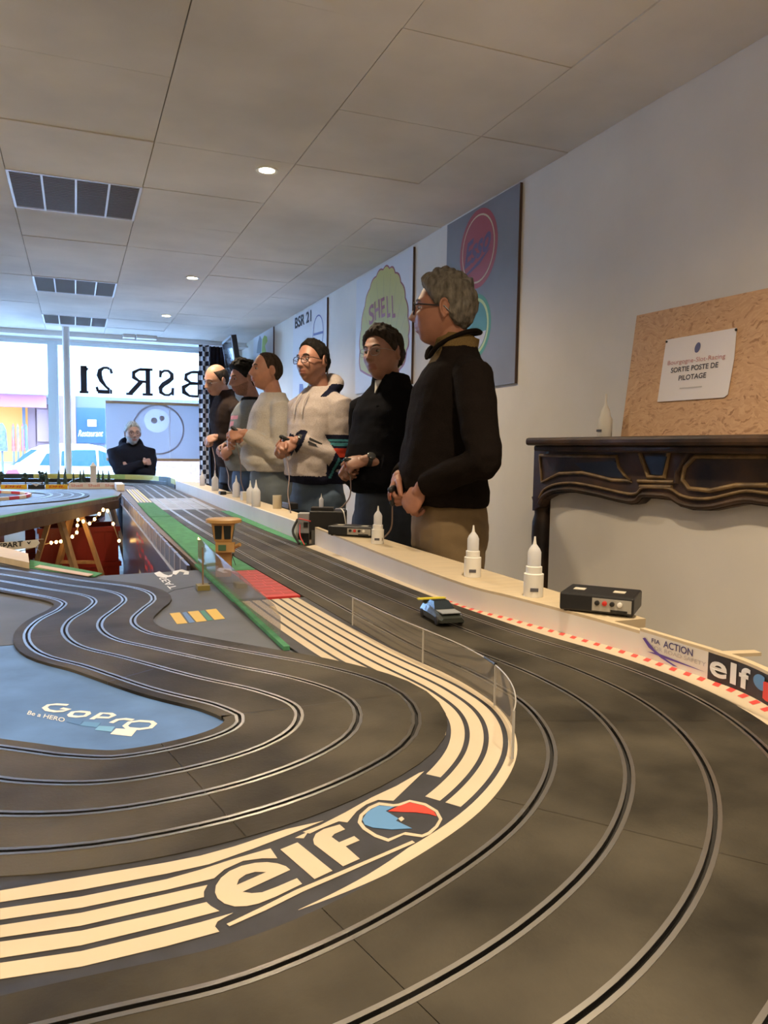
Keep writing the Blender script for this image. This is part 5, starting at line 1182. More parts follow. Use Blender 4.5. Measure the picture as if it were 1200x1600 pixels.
def head_surf(d, P):
    """unit directions (n,3) -> points of the head, x right, y forward, z up"""
    x = d[:, 0]*.0745*P.get('hw', 1); y = np.where(d[:, 1] > 0, .094*np.abs(d[:, 1])**.86, -.100*np.abs(d[:, 1])); z = d[:, 2]*.119
    t = np.clip(-z/.119, 0, 1); u = np.clip(z/.119, 0, 1)
    x = x*(1-P.get('jaw', .26)*t**1.7)*(1-.04*np.clip(d[:, 1], 0, 1))
    y = np.where(y < 0, y*(1-.52*t**1.2)*(1+.03*u), y*(1-.05*t))+.010*t-.004*u
    fr = np.clip((d[:, 1]-.15)/.25, 0, 1); fr = fr*fr*(3-2*fr); ax = np.abs(x)
    G = lambda a, b: np.exp(-(a/b)**2)
    eye = -.0115*G(ax-.031, .017)*G(z-.004, .0125)
    brow = .0055*G(ax-.028, .024)*G(z-.027, .009)
    cheek = .006*G(ax-.045, .018)*G(z+.026, .018)
    zn = np.clip((.016-z)/.048, 0, 1)
    hn = np.where(z > -.032, .003+.0225*zn**1.1, .0255*G(z+.032, .0085)); hn = np.where(z > .016, .003*G(z-.016, .012), hn)
    nose = hn*G(x, .0072+.0075*zn**1.5)*P.get('nose', 1)
    alar = .006*G(ax-.014, .007)*G(z+.034, .008)
    lips = .0052*G(z+.0585, .0055)*G(x, .021)-.0035*G(z+.0655, .003)*G(x, .024)+.0058*G(z+.0725, .0058)*G(x, .018)
    muz = .005*G(z+.062, .026)*G(x, .03); chin = .009*G(z+.103, .018)*G(x, .02)-.003*G(z+.086, .008)*G(x, .022)
    y = y+fr*(eye+brow+cheek+nose+alar+lips+muz+chin)
    return np.c_[x, y, z]
def sph(nu, nv):
    th = np.linspace(0, np.pi, nv+1); ph = np.linspace(0, 2*np.pi, nu, endpoint=False)
    T, Ph = np.meshgrid(th, ph, indexing='ij')
    # denser columns near the face (+y)
    Ph = Ph-.35*np.sin(2*(Ph-np.pi/2))*.5-.0
    d = np.c_[(np.sin(T)*np.cos(Ph)).ravel(), (np.sin(T)*np.sin(Ph)).ravel(), np.cos(T).ravel()]
    f = [(j*nu+k, (j+1)*nu+k, (j+1)*nu+(k+1) % nu, j*nu+(k+1) % nu) for j in range(nv) for k in range(nu)]
    return d, f
SPH_D, SPH_F = sph(120, 96)
HAIRLINE = {  # forward position -> lowest z of hair
    'full': ([-.12, -.09, -.05, -.02, .0, .02, .045, .07, .10], [-.075, -.072, -.05, -.012, .004, .010, .040, .072, .080]),
    'receding': ([-.12, -.09, -.05, -.02, .0, .02, .045, .07, .10], [-.072, -.07, -.05, -.012, .004, .012, .078, .112, .2]),
    'short': ([-.12, -.09, -.05, -.02, .0, .02, .045, .07, .10], [-.068, -.066, -.05, -.012, .004, .010, .055, .086, .10])}
def smoothstep(a, b, x): t = np.clip((x-a)/(b-a), 0, 1); return t*t*(3-2*t)

def person(name, label, px, D, az, height, P):
    b = atD(px, 700, D); root = empty('person', (b.x, b.y, P.get('lift', 0)), label, 'person', P.get('group'), rotz=-az)
    S = height/1.75; vx = P.get('vox', .005); lean = P.get('lean', 0.0); fat = P.get('fat', 1.0)
    up = lambda v: Vector((v[0]+P.get('slean', 0)*max(0, v[2]-.95), v[1]+lean*max(0, v[2]-.95), v[2]))
    seated = P.get('seated', False)
    # joints
    piv = up((0, .018+P.get('hfwd', 0), 1.498-P.get('hdrop', 0))); hy, hp, hr = [R(a) for a in P.get('head', (0, 0, 0))]
    HM = Matrix.Translation(piv) @ Matrix.Rotation(hy, 4, 'Z') @ Matrix.Rotation(-hp, 4, 'X') @ Matrix.Rotation(hr, 4, 'Y') @ Matrix.Translation((0, .022, .118))
    sh = {s: up((s*.180*fat**.5, -.012, 1.378)) for s in (-1, 1)}
    wr = {-1: Vector(P['wl']), 1: Vector(P['wr'])}; el = {}
    for s in (-1, 1):
        a, w = sh[s], wr[s]; d = w-a; l = min(d.length, .545); u1, u2 = .295, .258
        cosA = (u1*u1+l*l-u2*u2)/(2*u1*l); h = u1*math.sqrt(max(0, 1-cosA**2)); dn = d.normalized()
        pole = Vector(P.get('pole', (s*.75, -.6, -.45))); pole = Vector((abs(pole.x)*s, pole.y, pole.z)); pole = (pole-dn*pole.dot(dn)).normalized()
        el[s] = a+dn*(u1*cosA)+pole*h; wr[s] = a+dn*l
    # ---- body (skin): head, neck, arms, hands, slim trunk in one surface
    mb = MB(); hv = head_surf(SPH_D, P); HMa = np.array(HM)
    mb.add([tuple(v) for v in (np.c_[hv, np.ones(len(hv))] @ HMa.T)[:, :3]], SPH_F)
    for s in (-1, 1):
        Me = HM @ Matrix.Translation((s*.0745*P.get('hw', 1), -.010, .0)) @ Matrix.Rotation(R(-12), 4, 'X') @ Matrix.Rotation(s*R(-22), 4, 'Z')
        M3e = Me.to_3x3(); c0 = Me.translation
        mb.ell(c0, (.006, .017, .029), M3e, 12, 10)
        ring = [Me @ Vector((s*.006, .017*math.cos(R(a))-.002, .030*math.sin(R(a))*(1 if a < 180 else .9))) for a in range(-60, 250, 20)]
        mb.tube(ring, .0042, 8); mb.ell(Me @ Vector((s*.004, .004, -.026)), (.006, .008, .009), M3e, 10, 8)
    mb.capsule([up((0, -.025, 1.40)), up((0, -.018, 1.47)), HM @ Vector((0, -.026, -.055))], [.066, .056, .052], 20)
    mb.capsule([up((0, 0, 1.0)), up((0, -.01, 1.2)), up((0, -.015, 1.38))], [.10, .10, .085], 20); mb.capsule([sh[-1], sh[1]], [.045, .045], 14)
    cur = P.get('curl', (48, 55, 40))
    for s in (-1, 1):
        E, Wv = el[s], wr[s]; fd = (Wv-E).normalized()
        mb.capsule([sh[s], sh[s].lerp(E, .5), E], [.046, .043, .037], 14); mb.capsule([E, E.lerp(Wv, .3), E.lerp(Wv, .75), Wv], [.037, .040, .030, .0255], 14)
        hd = Vector(P.get('hdl' if s < 0 else 'hdr', tuple(fd))).normalized(); bk = Vector(P.get('bkl' if s < 0 else 'bkr', (s*.5, .2, .85)))
        bk = (bk-hd*bk.dot(hd)).normalized(); lat = hd.cross(bk).normalized(); th = -lat*s
        Mh = Matrix((lat, hd, bk)).transposed()
        mb.capsule([Wv-fd*.015, Wv+hd*.018], [.0255, .024], 12)
        mb.ell(Wv+hd*.048, (.040, .050, .0155), Mh, 16, 12); mb.ell(Wv+hd*.074, (.041, .026, .0135), Mh, 16, 10); mb.ell(Wv+hd*.035+th*.024-bk*.006, (.019, .032, .016), Mh, 12, 10)
        for k, ln in enumerate((.072, .080, .074, .058)):
            o_ = th*(.030-.0205*k); p = Wv+hd*(.082-.004*abs(k-1.2))+o_; dv = hd.copy(); pts = [p-hd*.02, p]; ax = th*s
            for j, fr_ in enumerate((.46, .30, .24)):
                ang = R(cur[j]+3*k); q_ = Matrix.Rotation(-ang, 3, lat); dv = (q_ @ dv).normalized(); p = p+dv*ln*fr_; pts.append(p)
            mb.capsule(pts, [.0098, .0098, .0090, .0082, .0072], 10)
        p = Wv+hd*.022+th*.026-bk*.006; d1 = (th*.62+hd*.70-bk*.35).normalized(); d2 = (th*.10+hd*.85-bk*.45).normalized()
        mb.capsule([p, p+d1*.042, p+d1*.042+d2*.030, p+d1*.042+d2*.030+(d2-th*.3).normalized()*.024], [.0145, .0115, .0105, .0085], 12)
    me = remesh(mb, vx*P.get('bodyvox', .8), 2, 'body')
    HI = np.array(HM.inverted()); lipm = P.get('lips', True)
    def reg(ce):
        q_ = (np.c_[ce, np.ones(len(ce))] @ HI.T)[:, :3]; m_ = np.zeros(len(ce))
        m_[(np.abs(q_[:, 0]) < .024) & (q_[:, 1] > .075) & (q_[:, 2] < -.054) & (q_[:, 2] > -.079)] = 1
        if P.get('beard'): m_[(q_[:, 1] > .0) & (q_[:, 2] < -.048+.03*np.clip((.08-q_[:, 1])/.08, 0, 1)) & (q_[:, 2] > -.116) & (m_ == 0)] = 2
        return m_
    sk = P.get('skin', (.42, .22, .14)); skm_ = mat('skin_%s' % name, sk, .5, nscale=25, namt=.12, bump=.08, bscale=300)
    finish(me, 'body', [skm_, mat('lips_%s' % name, (sk[0]*.82, sk[1]*.62, sk[2]*.62), .45), mat('stubble_%s' % name, P.get('beard') or (.2, .17, .15), .7, nscale=120, namt=.3)], root, reg)
    # ---- eyes, brows
    ew, ei, hc = mat('eye_white', (.34, .30, .28), .3), mat('eye_iris', (.03, .02, .015), .2), P['hair'][1]
    brm = mat('brow_%s' % name, tuple(c*.8 for c in P.get('browcol', hc)), .8)
    for s in (-1, 1):
        e_ = MB().ell(HM @ Vector((s*.031, .0715, .003)), (.0120, .0120, .0062), HM.to_3x3(), 12, 8).build('eye', ew, root, True)
        e2 = MB().ell(HM @ Vector((s*.031, .0800, .003)), (.0052, .0052, .0052), HM.to_3x3(), 10, 8).build('iris', ei, e_, True)
        lid = MB().tube([HM @ Vector((s*(.031+dx), .0805-abs(dx)*.35-(.0 if dx*1 < 0 else .002), .0125-abs(dx)*.2)) for dx in (-.014, -.007, 0, .007, .014)], .0032, 8).build('eyelid', skm_, root, True)
        MB().tube([HM @ Vector((s*xx, yy, zz)) for xx, yy, zz in ((.014, .0905, .0235), (.024, .0905, .028), (.036, .086, .029), (.047, .076, .024))], [.0026, .0036, .0032, .0018], 8).build('eyebrow', brm, root, True)
    # ---- hair
    kind, hcol, thick, rough = P['hair']
    d, f = SPH_D, SPH_F; hv = head_surf(d, P); xs_, zl_ = HAIRLINE['short' if kind in ('short',) else ('receding' if kind in ('receding', 'bald') else 'full')]
    hl = np.interp(hv[:, 1], xs_, zl_); m_ = (hv[:, 2]-hl)/.014
    if kind in ('receding', 'bald'):
        crown = smoothstep(.0, .05, hv[:, 2]-(.062 if kind == 'bald' else .098)+(.25 if kind == 'bald' else .5)*np.clip(-hv[:, 1]-.045, 0, 1)*(1 if kind == 'bald' else 2)); m_ = np.minimum(m_, 1-3.0*crown)
    # keep ears free
    m_ = np.minimum(m_, 8*(np.hypot((hv[:, 1]+.008)/.016, (hv[:, 2]-.0)/.028)-1)+0*hv[:, 0])
    ms = np.clip(m_, -1, 1); nrm_ = hv/np.linalg.norm(hv, axis=1)[:, None]
    rnd = np.array([noise.noise(Vector(v)*38)+.6*noise.noise(Vector(v)*85) for v in hv])
    topb = 1+P.get('topboost', .5)*np.clip(hv[:, 2]/.1, 0, 1)
    offh = np.where(ms > 0, thick*topb*np.sqrt(np.clip(ms, 0, 1))*(1+rough*rnd), .012*ms)
    hp_ = hv+nrm_*offh[:, None]; keep = [q for q in f if max(ms[i] for i in q) > -.3]
    used = sorted({i for q in keep for i in q}); ix = {o_: k for k, o_ in enumerate(used)}
    hw_ = (np.c_[hp_, np.ones(len(hp_))] @ HMa.T)[:, :3]
    if len(keep): mesh_obj('hair', [hw_[i] for i in used], [tuple(ix[i] for i in q) for q in keep], mat('hair_%s' % name, hcol, .85, nscale=70, namt=.55, bump=.6, bscale=260, spec=.15, stretch=(1, 1, .35)), root, True)
    # ---- glasses
    if P.get('glasses'):
        gm = mat('glasses_%s' % name, P['glasses'], .3); gr_ = empty('glasses', (0, 0, 0)); gr_.parent = root
        gw = P.get('gw', .0016); y0 = .098
        for s in (-1, 1):
            ring = [HM @ Vector((s*.033+.024*math.copysign(abs(math.cos(R(a)))**.7, math.cos(R(a))), y0-.006*abs(math.cos(R(a)))*(1 if math.cos(R(a))*s > 0 else .0), -.002+.0185*math.copysign(abs(math.sin(R(a)))**.75, math.sin(R(a))))) for a in range(0, 360, 20)]
            MB().tube(ring+[ring[0]], gw, 8).build('rim', gm, gr_, True)
            mesh_obj('lens', ring, [tuple(range(len(ring)))], clear_pane('spectacle_lens', (.9, .92, .95)), gr_)
            MB().tube([HM @ Vector((s*.056, y0-.004, .007)), HM @ Vector((s*.073, .075, .008)), HM @ Vector((s*.079, .02, .006)), HM @ Vector((s*.079, -.012, .004)), HM @ Vector((s*.077, -.03, -.012))], gw, 8).build('temple', gm, gr_, True)
        MB().tube([HM @ Vector((-.010, y0, .004)), HM @ Vector((0, y0+.003, .007)), HM @ Vector((.010, y0, .004))], gw, 8).build('bridge', gm, gr_, True)
    # ---- top garment
    T = P['top']; mb = MB(); seg = 28; hem = T.get('hem', .90)
    bel = P.get('belly', .0)
    R_ = [(hem, .005, .162, .124), (hem+.015, .005, .166, .128), (hem+.05, .010+bel*.4, .164, .130+bel*.6), (1.06, .015+bel*.6, .158, .126+bel*.7), (1.16, .012+bel*.4, .156, .124+bel*.4), (1.28, .004, .160, .126), (1.36, -.002, .162, .118), (1.42, -.010, .155, .095), (1.455, -.014, .118, .076), (1.485, -.016, .085, .068)]
    if T.get('collar'): R_ += [(1.525, -.012, .074, .070)]
    R_ = [r_ for i, r_ in enumerate(R_) if i < 3 or r_[0] > hem+.07]
    vs = []
    for z, cy, rx, ry in R_:
        for k in range(seg):
            a = 2*math.pi*k/seg; ca, sa = math.cos(a), math.sin(a); e2 = .82
            vs.append(up((fat*rx*math.copysign(abs(ca)**e2, ca), cy+fat*ry*math.copysign(abs(sa)**e2, sa), z)))
    fs = [(i*seg+k, i*seg+(k+1) % seg, (i+1)*seg+(k+1) % seg, (i+1)*seg+k) for i in range(len(R_)-1) for k in range(seg)]+[tuple(reversed(range(seg))), tuple(range((len(R_)-1)*seg, len(R_)*seg))]
    mb.add(vs, fs)
    sl = T.get('sleeve', 1.0)
    for s in (-1, 1):
        E, Wv = el[s], wr[s]; a = sh[s]; lo = T.get('loose', 1.0)*fat**.5
        W2 = E.lerp(Wv, .96*sl if sl <= 1 else .96)
        inn = up((s*.085, -.012, 1.412))
        mb.capsule([inn, a, a.lerp(E, .33), a.lerp(E, .66), E], [.050*lo, .058*lo, .057*lo, .052*lo, .048*lo], 18)
        mb.tube([E-(W2-E).normalized()*.02, E, E.lerp(W2, .3), E.lerp(W2, .7), E.lerp(W2, .9), W2], [.040*lo, .048*lo, .047*lo, .042*lo, .039*lo, (.034 if T.get('cuff', True) else .046)*lo], 18)
    if T.get('collar') == 'stand' or T.get('collar') == 'polo':
        mb.tube([up((0, -.02, 1.46)), up((0, -.022, 1.50)), up((0, -.026, 1.535))], [.078, .072, .074], 24)
    if T.get('hood'):
        for k in range(7):
            a0 = R(-180+k*30); 
        ringp = [up((.098*math.cos(R(a)), -.030-.060*math.sin(R(a))*(1 if True else 0), 1.475+.040*math.sin(R(a)))) for a in range(-35, 216, 14)]
        mb.tube(ringp, [.030+.022*math.sin(R(max(0, min(180, a)))) for a in range(-35, 216, 14)], 14)
    gme = remesh(mb, vx*1.15, 5, 'top')
    amp = T.get('wr', .004); sd = hash(name) % 97 if False else sum(map(ord, name)) % 97
    elb = [np.array(el[-1]), np.array(el[1])]
    def wrk(co):
        o_ = np.array([1.3*noise.noise(Vector((c[0]*8+sd, c[1]*8, c[2]*15)))+.5*noise.noise(Vector((c[0]*22+sd, c[1]*22, c[2]*34))) for c in co])
        k = .55+.9*np.exp(-(np.minimum(np.linalg.norm(co-elb[0], axis=1), np.linalg.norm(co-elb[1], axis=1))/.10)**2)+.5*np.exp(-((co[:, 2]-hem-.06)/.08)**2)
        return 1.5*amp*k*o_
    regf = T.get('region'); J = dict(sh=sh, el=el, wr=wr, hem=hem, HM=HM, up=up)
    tg = finish(gme, T['name'], T['mats'], root, (lambda ce: regf(ce, J)) if regf else None, wrk)
    if T.get('hemband'): pass
    # ---- trousers
    B = P['bottom']; mb = MB(); seg = 26
    hipz = .93
    if not seated:
        st = P.get('stance', .10)
        Rr = [(.80, -.005, .160, .122), (.88, -.008, .163, .126), (.95, -.004, .152, .118), (1.0, .002, .142, .108), (1.03, .003, .138, .104)]
        vs = []
        for z, cy, rx, ry in Rr:
            for k in range(seg):
                a = 2*math.pi*k/seg; vs.append(up((fat*rx*math.cos(a), cy+fat*ry*math.sin(a), z)))
        mb.add(vs, [(i*seg+k, i*seg+(k+1) % seg, (i+1)*seg+(k+1) % seg, (i+1)*seg+k) for i in range(len(Rr)-1) for k in range(seg)]+[tuple(reversed(range(seg))), tuple(range((len(Rr)-1)*seg, len(Rr)*seg))])
        ft = {}
        for s in (-1, 1):
            fy = P.get('step', 0)*s; k_ = Vector((s*(st+.005), .02+fy*.5, .50)); an = Vector((s*st, -.02+fy, .07)); ft[s] = an
            mb.capsule([(s*.085, -.005, .86), (s*.092, .0, .74), k_, Vector((s*st, -.015+fy*.8, .28)), an], [.098*fat, .094*fat, .070, .062, .058], 18)
    else:
        Rr = [(.86, -.0, .175, .135), (.95, -.004, .172, .13), (1.02, .003, .165, .122)]; vs = []
        for z, cy, rx, ry in Rr:
            for k in range(seg): a = 2*math.pi*k/seg; vs.append((fat*rx*math.cos(a), cy+fat*ry*math.sin(a), z))
        mb.add(vs, [(i*seg+k, i*seg+(k+1) % seg, (i+1)*seg+(k+1) % seg, (i+1)*seg+k) for i in range(len(Rr)-1) for k in range(seg)]+[tuple(reversed(range(seg))), tuple(range((len(Rr)-1)*seg, len(Rr)*seg))]); ft = {}
        fl = .95-P['seated']
        for s in (-1, 1):
            an = Vector((s*.13, -.02, .95-P['seated']-.38+.0)); 
            kx = Vector((s*.14, .36, .93)); an = Vector((s*.14, .31, P['drop']+.075)); ft[s] = an
            mb.capsule([(s*.085, 0, .93), (s*.11, .18, .935), kx, an], [.095, .085, .068, .055], 18)
    bme = remesh(mb, vx*1.4, 5, 'trousers')
    def wrk2(co):
        o_ = np.array([noise.noise(Vector((c[0]*7+sd, c[1]*7, c[2]*14)))+.5*noise.noise(Vector((c[0]*18, c[1]*18+sd, c[2]*30))) for c in co]); return .0042*o_
    finish(bme, 'trousers', [B], root, None, wrk2)
    shm = mat('shoe_leather', (.03, .022, .018), .5)
    for s in (-1, 1):
        a = ft[s]; z0 = a.z-.07
        MB().tube([Vector((a.x, a.y-.07, z0+.035)), Vector((a.x, a.y-.04, z0+.05)), Vector((a.x, a.y+.03, z0+.05)), Vector((a.x, a.y+.10, z0+.036)), Vector((a.x, a.y+.17, z0+.028)), Vector((a.x, a.y+.195, z0+.02))], [.028, .045, .046, .044, .036, .016], 14, flat=.78).build('shoe', shm, root, True)
    root.scale = (S, S, S)
    if P.get('extra'): P['extra'](root, J, name)
    bpy.context.view_layer.update()
    return root, J
def fabric(name, c, namt=.18, ns=220, bump=.35, bs=420, rough=.95): return mat(name, c, rough, nscale=ns, namt=namt, bump=bump, bscale=bs, spec=.06)
denim = mat('denim_blue', (.055, .085, .13), .85, nscale=5, namt=.45, bump=.3, bscale=500); denim2 = mat('denim_grey_blue', (.13, .155, .175), .85, nscale=5, namt=.35, bump=.3, bscale=500); denim3 = mat('denim_dark', (.022, .03, .048), .85, nscale=5, namt=.4, bump=.3, bscale=500)
khaki = mat('khaki_cotton', (.185, .125, .062), .85, nscale=6, namt=.18, bump=.25, bscale=400); denim4 = mat('denim_mid', (.045, .085, .17), .85, nscale=5, namt=.5, bump=.3, bscale=500)
def seg_t(ce, a, b):
    a = np.array(a); b = np.array(b); ab = b-a; t = ((ce-a) @ ab)/(ab @ ab); d = np.linalg.norm(ce-(a+np.clip(t, 0, 1)[:, None]*ab), axis=1); return t, d
def watch(root, J, s, name):
    W_, E_ = J['wr'][s], J['el'][s]; d = (W_-E_).normalized(); c = W_-d*.012; r = empty('wristwatch', (0, 0, 0)); r.parent = root
    u = d.orthogonal().normalized(); v = d.cross(u); MB().tube([c-d*.010, c+d*.010], .031, 20, cap=False).build('strap', black_m, r, True)
    out = Vector((s, -.2, .6)); out = (out-d*out.dot(d)).normalized(); M_ = Matrix((d.cross(out), d, out)).transposed()
    MB().lathe([(.019, .0), (.020, .006), (.016, .009), (.001, .0095)], c+out*.028, 20, M_).build('dial', mat('watch_dial', (.10, .10, .10), .2, metal=.5), r, True)
def controller(root, J, s, label, to=None):
    """trigger controller held in the hand, with its lead running to the shelf"""
    M_ = root.matrix_world; W_ = M_ @ (J['wr'][s]); E_ = M_ @ J['el'][s]; d = (W_-E_).normalized(); p = W_+d*.070-UP*.020
    r = empty('hand_controller', p, label, 'controller', 'hand controllers held by the drivers')
    rel(MB().capsule([p-d*.022, p+d*.02], [.010, .011], 10).build('body', black_m, smooth=True), r); rel(MB().capsule([p+d*.005, p+d*.0-UP*.05], [.009, .010], 10).build('grip', black_m, smooth=True), r); rel(MB().tube([p+d*.018-UP*.008, p+d*.025-UP*.02, p+d*.02-UP*.034], .003, 8).build('trigger', mat('trigger_orange', (.35, .08, .03), .5), smooth=True), r)
    if to is not None:
        a = p-UP*.058; b = Vector(to); m_ = a.lerp(b, .55)-UP*.05
        rel(MB().tube(crom([tuple(a), tuple(a.lerp(m_, .5)+V(.015, 0, -.02)), tuple(m_), tuple(b.lerp(m_, .3)), tuple(b)], 8), .0028, 8).build('lead', mat('lead_brown', (.16, .11, .09), .6), smooth=True), r)
def chest_badge(root, J, px=.075, z=1.33, m=None):
    pass
bpy.context.view_layer.update()
# 1 -- brown fleece, grey curly hair
fl = fabric('fleece_brown_black', (.011, .008, .007)); ol = fabric('collar_olive', (.15, .10, .04))
def reg1(ce, J):
    m = np.zeros(len(ce)); m[(ce[:, 2] > 1.492)] = 1; m[(ce[:, 1] > .03) & (ce[:, 2] > 1.44) & (np.abs(ce[:, 0]) < .05)] = 1; return m
def ex1(root, J, n):
    up = J['up']
    for s in (-1, 1):
        P_ = [up((s*.012, .085, 1.455)), up((s*.05, .062, 1.495)), up((s*.085, .0, 1.53)), up((s*.075, -.055, 1.545)), up((0, -.105, 1.55))]
        MB().tube(crom([tuple(p) for p in P_], 4), [.006]+[.010]*15+[.009], 10, flat=.7).build('collar', fl if s > 0 else fl, root, True)
persons = {}
persons['a'] = person('a', 'man with curly grey hair in dark brown fleece and khaki trousers', 702, 2.62, R(-82), 1.715, dict(
    vox=.0042, bodyvox=.75, head=(-24, -4, 0), hair=('full', (.15, .135, .115), .016, .5), topboost=.7, skin=(.34, .15, .095), glasses=(.012, .012, .02), gw=.0026, fat=1.06, belly=.02, nose=1.05,
    wl=(-.115, .130, 1.02), wr=(.05, .165, 1.045), hdl=(.35, .45, -.80), hdr=(-.45, .45, -.75), bkl=(-.55, .75, .2), bkr=(.5, .8, .2), pole=(.7, -.35, -.2), stance=.12, step=.06,
    top=dict(name='fleece', mats=[fl, ol], region=reg1, hem=.955, collar='stand', wr=.0045, loose=1.12), bottom=khaki, extra=ex1))
# 2 -- black jumper, watch
bk = fabric('jumper_black', (.006, .006, .008)); wht = mat('shirt_white', (.5, .48, .46), .8)
def ex2(root, J, n):
    watch(root, J, -1, n); up = J['up']; MB().box(-.085, -.065, .112, .1165, 1.315, 1.322).build('chest_logo', white_d, root)
    MB().poly([up((-.02, .064, 1.50)), up((.02, .064, 1.50)), up((.0, .085, 1.44))], (0, .004, 0)).build('shirt_front', wht, root)
    MB().tube([up((-.05, .11, 1.38)), up((-.055, .118, 1.30))], .012, 8).build('placket_flap', bk, root, True)
persons['b'] = person('b', 'man with dark tousled hair and thin glasses in black jumper, wristwatch on', 606, 3.35, R(-112), 1.65, dict(
    vox=.0048, bodyvox=.75, head=(8, -2, 4), hair=('full', (.035, .027, .022), .015, .45), topboost=.6, skin=(.30, .145, .095), glasses=(.25, .22, .2), gw=.0010, fat=1.13, belly=.035, hw=1.04,
    wl=(-.06, .185, 1.14), wr=(.07, .18, 1.12), hdl=(.45, .85, -.2), hdr=(-.5, .75, -.3), bkl=(-.55, .2, .75), bkr=(.6, .3, .65), pole=(.5, -.75, -.5),
    top=dict(name='jumper', mats=[bk], hem=.99, collar='stand', wr=.005, loose=1.12, sleeve=.80, cuff=False), bottom=denim3, extra=ex2))
# 3 -- hoodie with striped sleeve
hg = fabric('hoodie_grey', (.42, .36, .335)); nv = fabric('hoodie_navy', (.012, .013, .028)); tl = fabric('hoodie_teal', (.05, .19, .22)); rd = fabric('hoodie_red', (.42, .045, .025))
def reg3(ce, J):
    m = np.zeros(len(ce))
    for s in (-1, 1):
        t, d = seg_t(ce, J['sh'][s], J['el'][s]); t2, d2 = seg_t(ce, J['el'][s], J['wr'][s]); on = (d < .115) & (s*ce[:, 0] > .13)
        tt = np.where(d2 < d, 1+t2*.8, t)
        on &= tt > .5
        for lo, hi, k in ((.52, .60, 1), (.60, .645, 2), (.645, .67, 1), (.67, .715, 2), (.715, .76, 1), (.76, .92, 3), (.92, .96, 1), (.96, 1.0, 2), (1.0, 1.03, 1), (1.03, 1.075, 2), (1.075, 1.15, 1)): m[on & (tt >= lo) & (tt < hi)] = k
        m[(t2 > .88) & (d2 < .07)] = 1
    body = (ce[:, 2] < 1.07) & (np.abs(ce[:, 0]) < .26) & (m == 0); t2, d2 = seg_t(ce, J['el'][-1], J['wr'][-1]); t3, d3 = seg_t(ce, J['el'][1], J['wr'][1])
    m[body & (d2 > .062) & (d3 > .062) & ((ce[:, 1] < .07) | (ce[:, 2] < J['hem']+.045))] = 1
    for s in (-1, 1): m[(ce[:, 2] > 1.425) & (ce[:, 2] < 1.50) & (s*ce[:, 0] > .105) & (s*ce[:, 0] < .135) & (m == 0)] = 1
    return m
def ex3(root, J, n):
    up = J['up']
    for s in (-1, 1): MB().tube([up((s*.03, .088, 1.445)), up((s*.035, .125, 1.40)), up((s*.035, .138, 1.33))], .0035, 8).build('drawstring', mat('cord_pale2', (.5, .46, .44), .8), root, True)
    watch(root, J, -1, n)
    E_, W_ = J['el'][-1], J['wr'][-1]; d = W_-E_; out = Vector((-1, -.25, .1)); out = (out-d.normalized()*out.dot(d.normalized())).normalized(); u_ = d.normalized(); v_ = out.cross(u_)
    if v_.z < 0: v_ = -v_
    o0 = E_+d*.80+out*.0505+v_*.006
    for k, w in enumerate(('PORTA', 'RACE')): pass
    for k in range(2): MB().add([o0-u_*(.0)-v_*(.022*k), o0-u_*.075-v_*(.022*k), o0-u_*.075-v_*(.022*k)+v_*.013, o0+v_*(.013-.022*k)], [(0, 1, 2, 3)]).build('sleeve_print', black_m, root)
persons['c'] = person('c', 'man with glasses in pale grey hooded sweatshirt with striped sleeve', 496, 4.15, R(-112), 1.705, dict(
    vox=.0052, bodyvox=.75, head=(6, -4, 3), hair=('short', (.010, .008, .007), .008, .5), topboost=.6, skin=(.33, .155, .105), glasses=(.03, .02, .02), gw=.0020, fat=1.06, belly=.02,
    wl=(-.05, .18, 1.19), wr=(.05, .19, 1.17), hdl=(.35, .75, -.45), hdr=(-.35, .8, -.4), bkl=(-.7, .4, .5), bkr=(.7, .4, .5), pole=(.45, -.7, -.6),
    top=dict(name='hoodie', mats=[hg, nv, tl, rd], region=reg3, hem=.955, hood=True, wr=.005, loose=1.15), bottom=denim, extra=ex3))
# 4 -- cream sweater
cs = fabric('sweater_cream', (.52, .475, .42))
def ex4(root, J, n):
    up = J['up']; z = J['hem']
persons['d'] = person('d', 'man with cropped receding hair in plain cream sweater and faded jeans', 423, 4.85, R(-92), 1.725, dict(
    vox=.0055, bodyvox=.75, head=(2, -6, 0), hair=('receding', (.045, .03, .022), .0045, .2), topboost=0, browcol=(.03, .02, .015), skin=(.46, .21, .13), fat=1.10, belly=.03,
    wl=(-.13, .20, 1.225), wr=(.04, .19, 1.19), hdl=(.15, .9, -.2), hdr=(-.4, .85, -.2), bkl=(-.75, .1, .6), bkr=(.6, .2, .7), pole=(.25, -.6, -.8), curl=(40, 48, 35),
    top=dict(name='sweater', mats=[cs], hem=.985, wr=.005, loose=1.10), bottom=denim2, extra=ex4))
